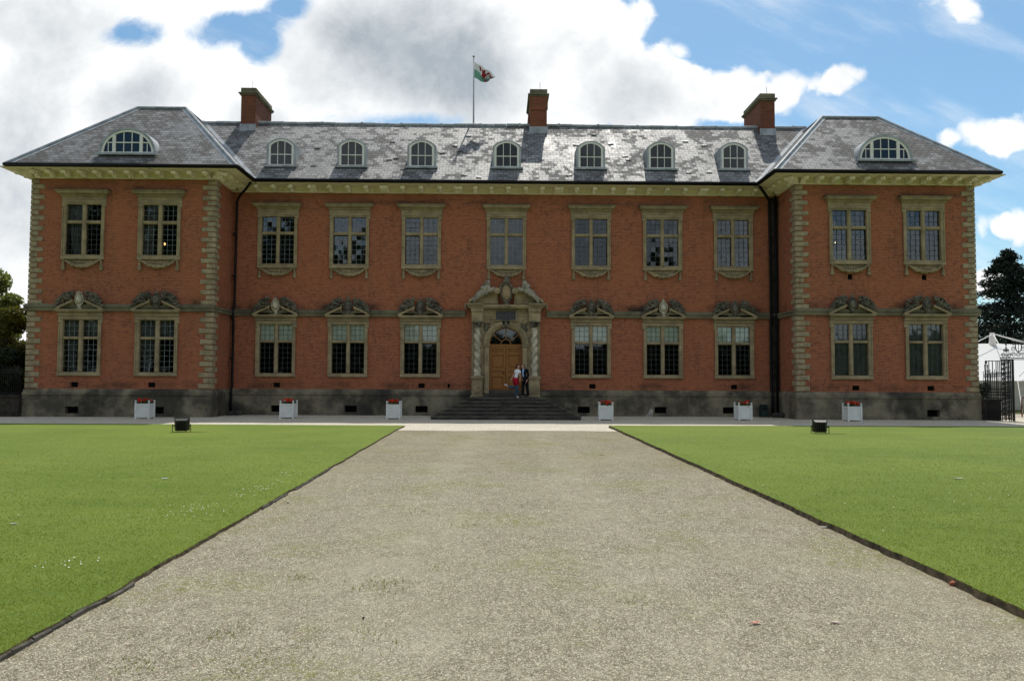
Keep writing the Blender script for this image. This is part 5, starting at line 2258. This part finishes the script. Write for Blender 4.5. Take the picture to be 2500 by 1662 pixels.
tree('broadleaf_tree', -31.7, 6.5, 8.1, 2.7, 'leaf_lt', 'pale green round-topped tree, taller than the shrubs beside it', 3, 30000, .12, .25)
tree('evergreen_shrub', -27.1, 1.4, 5.6, 1.9, 'leaf_ol', 'olive and yellow tipped evergreen shrub beside the left wing', 4, 26000, .085, .18, None, .05)
tree('evergreen_shrub', -30.6, 1.0, 5.2, 2.0, 'leaf_ol', 'yellow tipped evergreen shrub in front of the pale round-topped tree', 14, 24000, .085, .18, None, .05)
tree('dark_bush', -26.2, -1.0, 3.2, 1.9, 'leaf_dk', 'dark low bush behind the left railing', 5, 22000, .09, .12, None, .03)


tree('dark_bush', 25.6, 1.2, 1.9, 1.0, 'leaf_dk', 'dark low bush behind the iron gate and railing', 21, 9000, .07, .08, None, .05)


def conifer(x, y, h, spread, seed, label):
    r_ = random.Random(seed)
    t = empty('conifer', (x, y, 0))
    tag(t, label, 'tree')
    tr = MB()
    tr.tube([(0, 0, -.1), (0, 0, h*.5), (0, 0, h*.98)], .38, 8, True, .03)
    vs = []
    for k in range(150):
        tt = r_.random()**.8
        z = h*(.20+.78*tt)
        L = spread*(1-tt)**.72*r_.uniform(.55, 1.08)+.35
        a = r_.uniform(0, 6.28)
        tip = (L*math.cos(a), L*math.sin(a), z-.10*L+.05*L*L/spread)
        tr.tube([(0, 0, z), (tip[0]*.5, tip[1]*.5, z-.02*L), tip], .05, 5, True, .012)
        n = int(60+130*L/spread*2)
        tq = np.array([r_.random()**.75 for _ in range(n)])
        c = np.stack([tip[0]*tq, tip[1]*tq, z+(tip[2]-z)*tq], 1)
        wd = .16+.26*L*(1-tq)[:, None]*np.array([1, 1, .35])
        c = c+rng.normal(size=(n, 3))*wd*np.array([.8, .8, .55])
        c[:, 2] -= np.abs(rng.normal(size=n))*.16
        d = rng.normal(size=(n, 3))+np.array([math.cos(a), math.sin(a), -.25])*1.1
        d /= np.linalg.norm(d, axis=1)[:, None]
        u = np.cross(d, rng.normal(size=(n, 3)))
        u /= np.linalg.norm(u, axis=1)[:, None]
        s = rng.uniform(.12, .30, n)[:, None]
        v = np.stack([c-d*s*.5, c+u*s*.28, c+d*s, c-u*s*.28], 1)
        vs.append(v.reshape(-1, 3))
    tr.build('trunk', 'bark', t)
    v = np.concatenate(vs)
    npmesh('crown', v, np.arange(len(v)).reshape(-1, 4), 'conif', t)


conifer(46.6, 30, 14.3, 5.6, 6, 'tall dark conifer behind the white marquee')
# woodland behind the viewer: seen only mirrored in the window panes
wd_cl = []
rr_ = random.Random(9)
for k in range(120):
    x = -150+300*k/120+rr_.uniform(-2, 2)
    hgt = rr_.uniform(6, 10)
    if x < -30:
        hgt = rr_.uniform(24, 36)
    elif x < -18 or 22 < x < 34:
        hgt = rr_.uniform(14, 27)
    wd_cl.append((x, -92+rr_.uniform(-5, 5), hgt*.5, rr_.uniform(2.6, 4.6), 3, hgt*.5))
v = leaf_cloud(wd_cl, 110000, .95)
structure(npmesh('distant_trees', v, np.arange(len(v)).reshape(-1, 4), 'leaf_dk'), 'stuff')

# ------------------------------------------------------------------ boundary walls, railings, gate
def spear(g, x, y, z):
    g.blob((x, y, z+.06), (.020, .020, .07), 1)


def railing(name, pts, z0, z1, label, step=.10):
    t = empty(name, (pts[0][0], pts[0][1], 0))
    tag(t, label, 'railing')
    g, rl = MB(), MB()
    for (a, b_) in zip(pts[:-1], pts[1:]):
        a, b_ = Vector((*a, 0)), Vector((*b_, 0))
        L = (b_-a).length
        n = int(L/step)
        for i in range(n+1):
            p = a.lerp(b_, i/n)
            zt = z1+(.10 if i % 2 else 0)
            g.tube([(p.x, p.y, z0), (p.x, p.y, zt)], .014, 5)
            spear(g, p.x, p.y, zt)
        for z in (z0+.08, z1-.16, z1-.05):
            rl.tube([(a.x, a.y, z), (b_.x, b_.y, z)], .018, 5)
        # small roundels between the two upper rails
    o1, o2 = g.build('bars', 'iron', None), rl.build('rails', 'iron', None)
    reparent(o1, t)
    reparent(o2, t)
    return t


def scroll(g, c, r, turns, sgn, ax='x', th=.012):
    n = int(turns*10)
    pts = []
    for i in range(n+1):
        a = i/10*2*math.pi
        rr = r*(1-.75*i/n)
        p = (c[0]+sgn*rr*math.cos(a), c[1], c[2]+rr*math.sin(a))
        pts.append(p)
    g.tube(pts, th, 5)


for s, side in ((-1, 'left'), (1, 'right')):
    w = MB()
    a, b_ = sorted((s*23.56, s*(24.36 if s > 0 else 34)))
    w.box(a, b_, -2.95, -2.6, 0, .95)
    w.box(a, b_, -3.02, -2.53, .951, 1.05)
    o = w.build('garden_wall', stone_mat('wall_'+side, (.06, .05, .042), (.022, .02, .018), 2, .2, .4, False))
    tag(o, 'low dark garden wall with coping joining the %s wing' % side, 'wall')
    e = 24.3 if s > 0 else 33.9
    railing('railing', [(s*23.62, -2.78), (s*e, -2.78)], 1.051, 2.30, 'black spearhead iron railing on the low wall beside the %s wing' % side)

# iron screen post and gate leaf, with its overthrow
gp = empty('iron_gate', (24.4, -3.45, 0))
tag(gp, 'tall ornate black wrought iron gate with scrolled overthrow beside the right wing', 'gate')
def gpart(g, name):
    o = g.build(name, 'iron', None)
    reparent(o, gp)
    return o


g = MB()
X0, X1, YG = 23.62, 24.52, -3.5
for i in range(15):
    x = X0+(X1-X0)*i/14
    y = YG+.55*(1-i/14)
    g.tube([(x, y, .06), (x, y, 2.92 if i > 5 or i % 2 == 0 else 2.3)], .021, 5)
for i in range(14):
    x = X0+(X1-X0)*(i+.5)/14
    y = YG+.55*(1-(i+.5)/14)
    for zc_ in (.22, .36, 1.32, 1.46, 1.60, 2.24):
        g.tube([(x+.055*math.cos(q*.785), y, zc_+.055*math.sin(q*.785)) for q in range(9)], .017, 5)
for z in (.10, 1.10, 1.25, 2.35, 2.92):
    g.tube([(X0, YG+.55, z), (X1, YG, z)], .020, 5)
gpart(g, 'leaf')
g = MB()
for x in (24.06, 24.22, 24.40, 24.50, 24.62):
    g.tube([(x, YG, .0), (x, YG, 2.98)], .024 if x < 24.6 else .06, 6)
for z in (0.12, 1.2, 2.96):
    g.tube([(24.06, YG, z), (24.62, YG, z)], .02, 5)
for z in [.35+.24*i for i in range(11)]:
    scroll(g, (24.14, YG, z), .075, 1.6, 1, 'x', .018)
    scroll(g, (24.45, YG, z+.1), .05, 1.3, -1, 'x', .013)
    scroll(g, (24.31, YG+.02, z+.05), .085, 1.6, 1, 'x', .018)
gpart(g, 'post')
g = MB()
for z in (2.99, 3.06):
    g.tube([(24.0, YG, z), (28.6, YG, z)], .022, 5)
for k in range(17):
    x = 24.68+k*.235
    top = 3.42+.55*math.exp(-((x-24.93)/.40)**2)+.6*math.exp(-((x-26.6)/.7)**2)
    scroll(g, (x, YG, 3.22), .125, 1.5, 1 if k % 2 else -1, 'x', .017)
    if top > 3.5 and abs(x-24.93) > .16:
        scroll(g, (x, YG, 3.50), .13, 1.5, -1 if k % 2 else 1, 'x', .017)
    if top > 3.75 and abs(x-24.93) > .16:
        scroll(g, (x, YG, 3.76), .10, 1.5, 1 if k % 2 else -1, 'x', .017)
n = 20
g.tube([(24.93+.15*math.cos(i/n*6.283), YG, 3.60+.24*math.sin(i/n*6.283)) for i in range(n+1)], .024, 6)
g.tube([(24.93, YG, 3.36), (24.93, YG, 3.84)], .014, 5)
# pinnacle over the post
for sg in (-1, 1):
    scroll(g, (24.32+sg*.14, YG, 3.18), .12, 1.6, sg, 'x', .02)
    scroll(g, (24.32+sg*.07, YG, 3.42), .08, 1.5, -sg, 'x', .02)
g.tube([(24.32, YG, 2.98), (24.32, YG, 3.95)], .016, 5)
for z in (3.55, 3.7, 3.82):
    g.blob((24.32, YG, z), (.045, .045, .05), 1)
gpart(g, 'overthrow')
g = MB()
for x in (23.66, 23.80):
    g.tube([(x, -2.85, 1.05), (x, -2.85, 2.75)], .02, 5)
for k in range(7):
    scroll(g, (23.73, -2.85, 1.2+k*.24), .10, 1.6, 1 if k % 2 else -1, 'x', .016)
g.blob((23.73, -2.85, 2.86), (.05, .05, .10), 1)
gpart(g, 'wall_standard')
g = MB()
for x in (28.5, 28.75):
    g.tube([(x, YG, 0), (x, YG, 2.98)], .03, 6)
gpart(g, 'post')
# small bicycle-rack like hoop rail by the tent
hb = MB()
hb.tube([(28.05, 1.0, 0), (28.05, 1.0, .95), (28.15, 1.0, 1.05), (29.2, 1.0, 1.05)], .035, 6)
tag(hb.build('barrier_rail', simple('rust_red_iron', (.16, .03, .025), .6, .2, 4)), 'thin rust red barrier post between the iron gate and the marquee', 'barrier')

# ------------------------------------------------------------------ marquee
mq = empty('marquee', (40, 14, 0))
tag(mq, 'large white canvas marquee with pale side walls beyond the gate', 'marquee')
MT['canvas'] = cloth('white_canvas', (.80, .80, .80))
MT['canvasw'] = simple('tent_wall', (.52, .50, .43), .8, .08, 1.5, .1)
xa, xb, yf, yr, yb_ = 28.0, 62.0, 9.0, 17.0, 25.0
def mpart(g, n, m, sm=False):
    o = g.build(n, m, None, sm)
    reparent(o, mq)
    return o


g = MB()
nseg = 30
def roofz(x, t):
    sag = .22*math.sin(math.pi*t)
    pk = 4.66+.10*max(0, 1-abs((x-36.6)/2.4))
    return 1.95+(pk-1.95)*t-sag
for i in range(nseg):
    x0, x1 = xa+(xb-xa)*i/nseg, xa+(xb-xa)*(i+1)/nseg
    for k in range(8):
        t0, t1 = k/8, (k+1)/8
        for (ya, yc) in ((yf, yr), (yb_, yr)):
            q = [(x0, ya+(yc-ya)*t0, roofz(x0, t0)), (x1, ya+(yc-ya)*t0, roofz(x1, t0)), (x1, ya+(yc-ya)*t1, roofz(x1, t1)), (x0, ya+(yc-ya)*t1, roofz(x0, t1))]
            g.quad(*q)
mpart(g, 'roof_canvas', 'canvas', True)
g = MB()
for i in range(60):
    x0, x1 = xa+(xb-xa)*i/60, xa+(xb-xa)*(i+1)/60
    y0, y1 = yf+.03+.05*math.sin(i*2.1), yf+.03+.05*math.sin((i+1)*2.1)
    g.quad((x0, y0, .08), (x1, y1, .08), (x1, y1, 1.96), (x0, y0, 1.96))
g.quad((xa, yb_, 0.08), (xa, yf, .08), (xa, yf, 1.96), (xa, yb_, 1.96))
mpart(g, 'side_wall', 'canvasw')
g = MB()
g.tube([(36.6, yr-.2, 4.6), (36.6, yr-.2, 5.55)], .26, 10, True, .16)
mpart(g, 'mast_cap', 'white')
g = MB()
for (dx_, dy_) in ((-3.2, -2.5), (-1.6, -3.5), (1.3, -3), (2.4, -2.4)):
    g.tube([(36.6, yr-.3, 5.45), (36.6+dx_, yr+dy_, 4.72-.3)], .03, 5)
for (x, zt) in ((33.2, 1.92), (36.2, 1.92), (30.4, 1.92)):
    g.tube([(x, yf-.02, zt), (x-1.2, yf-2.2, .0)], .028, 5)
mpart(g, 'guy_ropes', 'white')
g = MB()
g.tube([(28.6, 8.9, 3.15-.8), (33.5, 14.5, 4.25)], .025, 5)
g.tube([(33.3, 8.95, 2.25), (37.5, 13, 3.65)], .025, 5)
mpart(g, 'seam_rope', simple('grey_rope', (.35, .35, .34), .8, .1, 3))

# ------------------------------------------------------------------ small litter, leaves, daisies, lamps
def leaf(name, x, y, z, L, W, rz, col, label, curl=.25):
    g = MB()
    n = 8
    for i in range(n):
        for s in (-1, 1):
            t0, t1 = i/n, (i+1)/n
            w0, w1 = W*math.sin(math.pi*t0)**.8, W*math.sin(math.pi*t1)**.8
            z0, z1 = curl*L*(t0-.5)**2*2, curl*L*(t1-.5)**2*2
            q = [(L*(t0-.5), 0, z0), (L*(t1-.5), 0, z1), (L*(t1-.5), s*w1, z1+w1*.5), (L*(t0-.5), s*w0, z0+w0*.5)]
            g.quad(*(q if s > 0 else list(reversed(q))))
    o = g.build(name, simple('litter_'+name+str(rnd.randint(0, 999)), col, .7, .15, 20, .2), None)
    o.location = (x, y, z)
    o.rotation_euler = (0, 0, rz)
    tag(o, label, 'leaf' if 'leaf' in name else 'litter')


leaf('fallen_leaf', 1.79, -34.72, .012, .115, .02, .35, (.55, .25, .18), 'curled pink-brown fallen leaf on the gravel path')
leaf('paper_scrap', 2.44, -34.70, .010, .09, .02, -.25, (.62, .50, .44), 'small pale scrap of litter on the near gravel path')
leaf('paper_scrap', 8.46, -26.2, .085, .20, .03, -.15, (.75, .72, .66), 'white paper scrap lying on the right lawn')
leaf('paper_scrap', -6.5, -26.3, .055, .13, .03, .3, (.70, .74, .80), 'bluish white scrap on the left lawn below the floodlight')
leaf('feather', -6.5, -30.8, .055, .10, .022, .2, (.45, .47, .48), 'grey feather on the left lawn near its left edge')
leaf('paper_scrap', 2.35, -21.0, .012, .20, .03, .1, (.62, .42, .36), 'pinkish scrap in the middle distance of the gravel path')
leaf('paper_scrap', 4.03, -30.7, .012, .13, .02, -.4, (.7, .68, .64), 'whitish scrap lying against the right lawn edge')
g = MB().blob((4.07, -33.55, .025), (.042, .034, .026), 2, .2, .08)
tag(g.build('brick_fragment', simple('old_brick', (.30, .10, .06), .9, .2, 20), None, True), 'small red brick fragment at the foot of the right lawn edge', 'stone')
for (x, y, r_, lb) in ((-3.55, -28.75, .022, 'round pale pebble by the middle of the left lawn edge'), (-1.35, -34.6, .011, 'dark fir cone lying on the left part of the path')):
    g = MB().blob((x, y, .018), (r_, r_, r_*.8), 2, 0, .1)
    tag(g.build('pebble' if 'pebble' in lb else 'fir_cone', simple('p'+lb[:5], (.5, .42, .36) if 'pebble' in lb else (.05, .03, .02), .9, .2, 20), None, True), lb, 'stone' if 'pebble' in lb else 'cone')

# daisies along the left lawn edge: countless white specks
dv = []
for (x, y, sx, sy, n) in ((-4.65, -32.9, .13, .18, 16), (-4.55, -29.6, .35, .5, 40), (-4.35, -27.6, .2, .5, 34), (-4.45, -25.6, .15, .7, 18), (-7.0, -33, 1.6, 1.5, 26), (6.5, -29, 1.8, 2.6, 40), (-8, -24, 2.5, 4, 24), (9, -22, 4, 5, 40)):
    for _ in range(n):
        px_, py_ = rnd.gauss(x, sx), rnd.gauss(y, sy)
        zq = .058 if px_ < 0 else .088
        if abs(px_) < 4.15 or py_ > -10:
            continue
        r_ = rnd.uniform(.005, .010)
        dv += [(px_-r_, py_, zq), (px_, py_-r_, zq-.003), (px_+r_, py_, zq), (px_, py_+r_, zq+.003)]
v = np.array(dv)
MT['daisy'] = simple('daisy_petal', (.78, .78, .74), .8, .05, 9, .1)
structure(npmesh('ground_cover', v, np.arange(len(v)).reshape(-1, 4), 'daisy'), 'stuff')

# lit lamps seen through two upper windows
lp = empty('table_lamp', (-17.02-.22, WY+.75, 8.55))
tag(lp, 'glowing lamp behind the upper left-wing window nearest the recess', 'lamp')
o = MB().blob((0, 0, .08), (.075, .075, .075), 2).build('lit_globe', emit_mat('warm_globe', (1.0, .55, .22), 2.2), lp, True)
o = MB().tube([(0, 0, -2.9), (0, 0, 0)], .02, 6).build('stand', 'brass', lp)
ch = empty('chandelier', (16.62, WY+1.3, 9.0))
tag(ch, 'small chandelier of lit candle bulbs behind the upper right-wing window nearest the recess', 'chandelier')
MB().tube([(0, 0, 0), (0, 0, 2.55)], .012, 6).build('stem', 'brass', ch)
arm = MB()
for k, (x, z) in enumerate(((-.33, -.03), (-.22, .03), (-.05, -.01), (.12, .06), (.2, .0), (.33, .02))):
    arm.tube([(0, 0, -.12), (x*.6, .05*(-1)**k, -.12), (x, .1*(-1)**k, z-.05)], .01, 5)
    MB().blob((x, .1*(-1)**k, z), (.022, .022, .032), 1).build('bulb', emit_mat('bulb%d' % k, (1.0, .72, .42), 4.0), ch, True)
arm.build('arms', 'brass', ch)
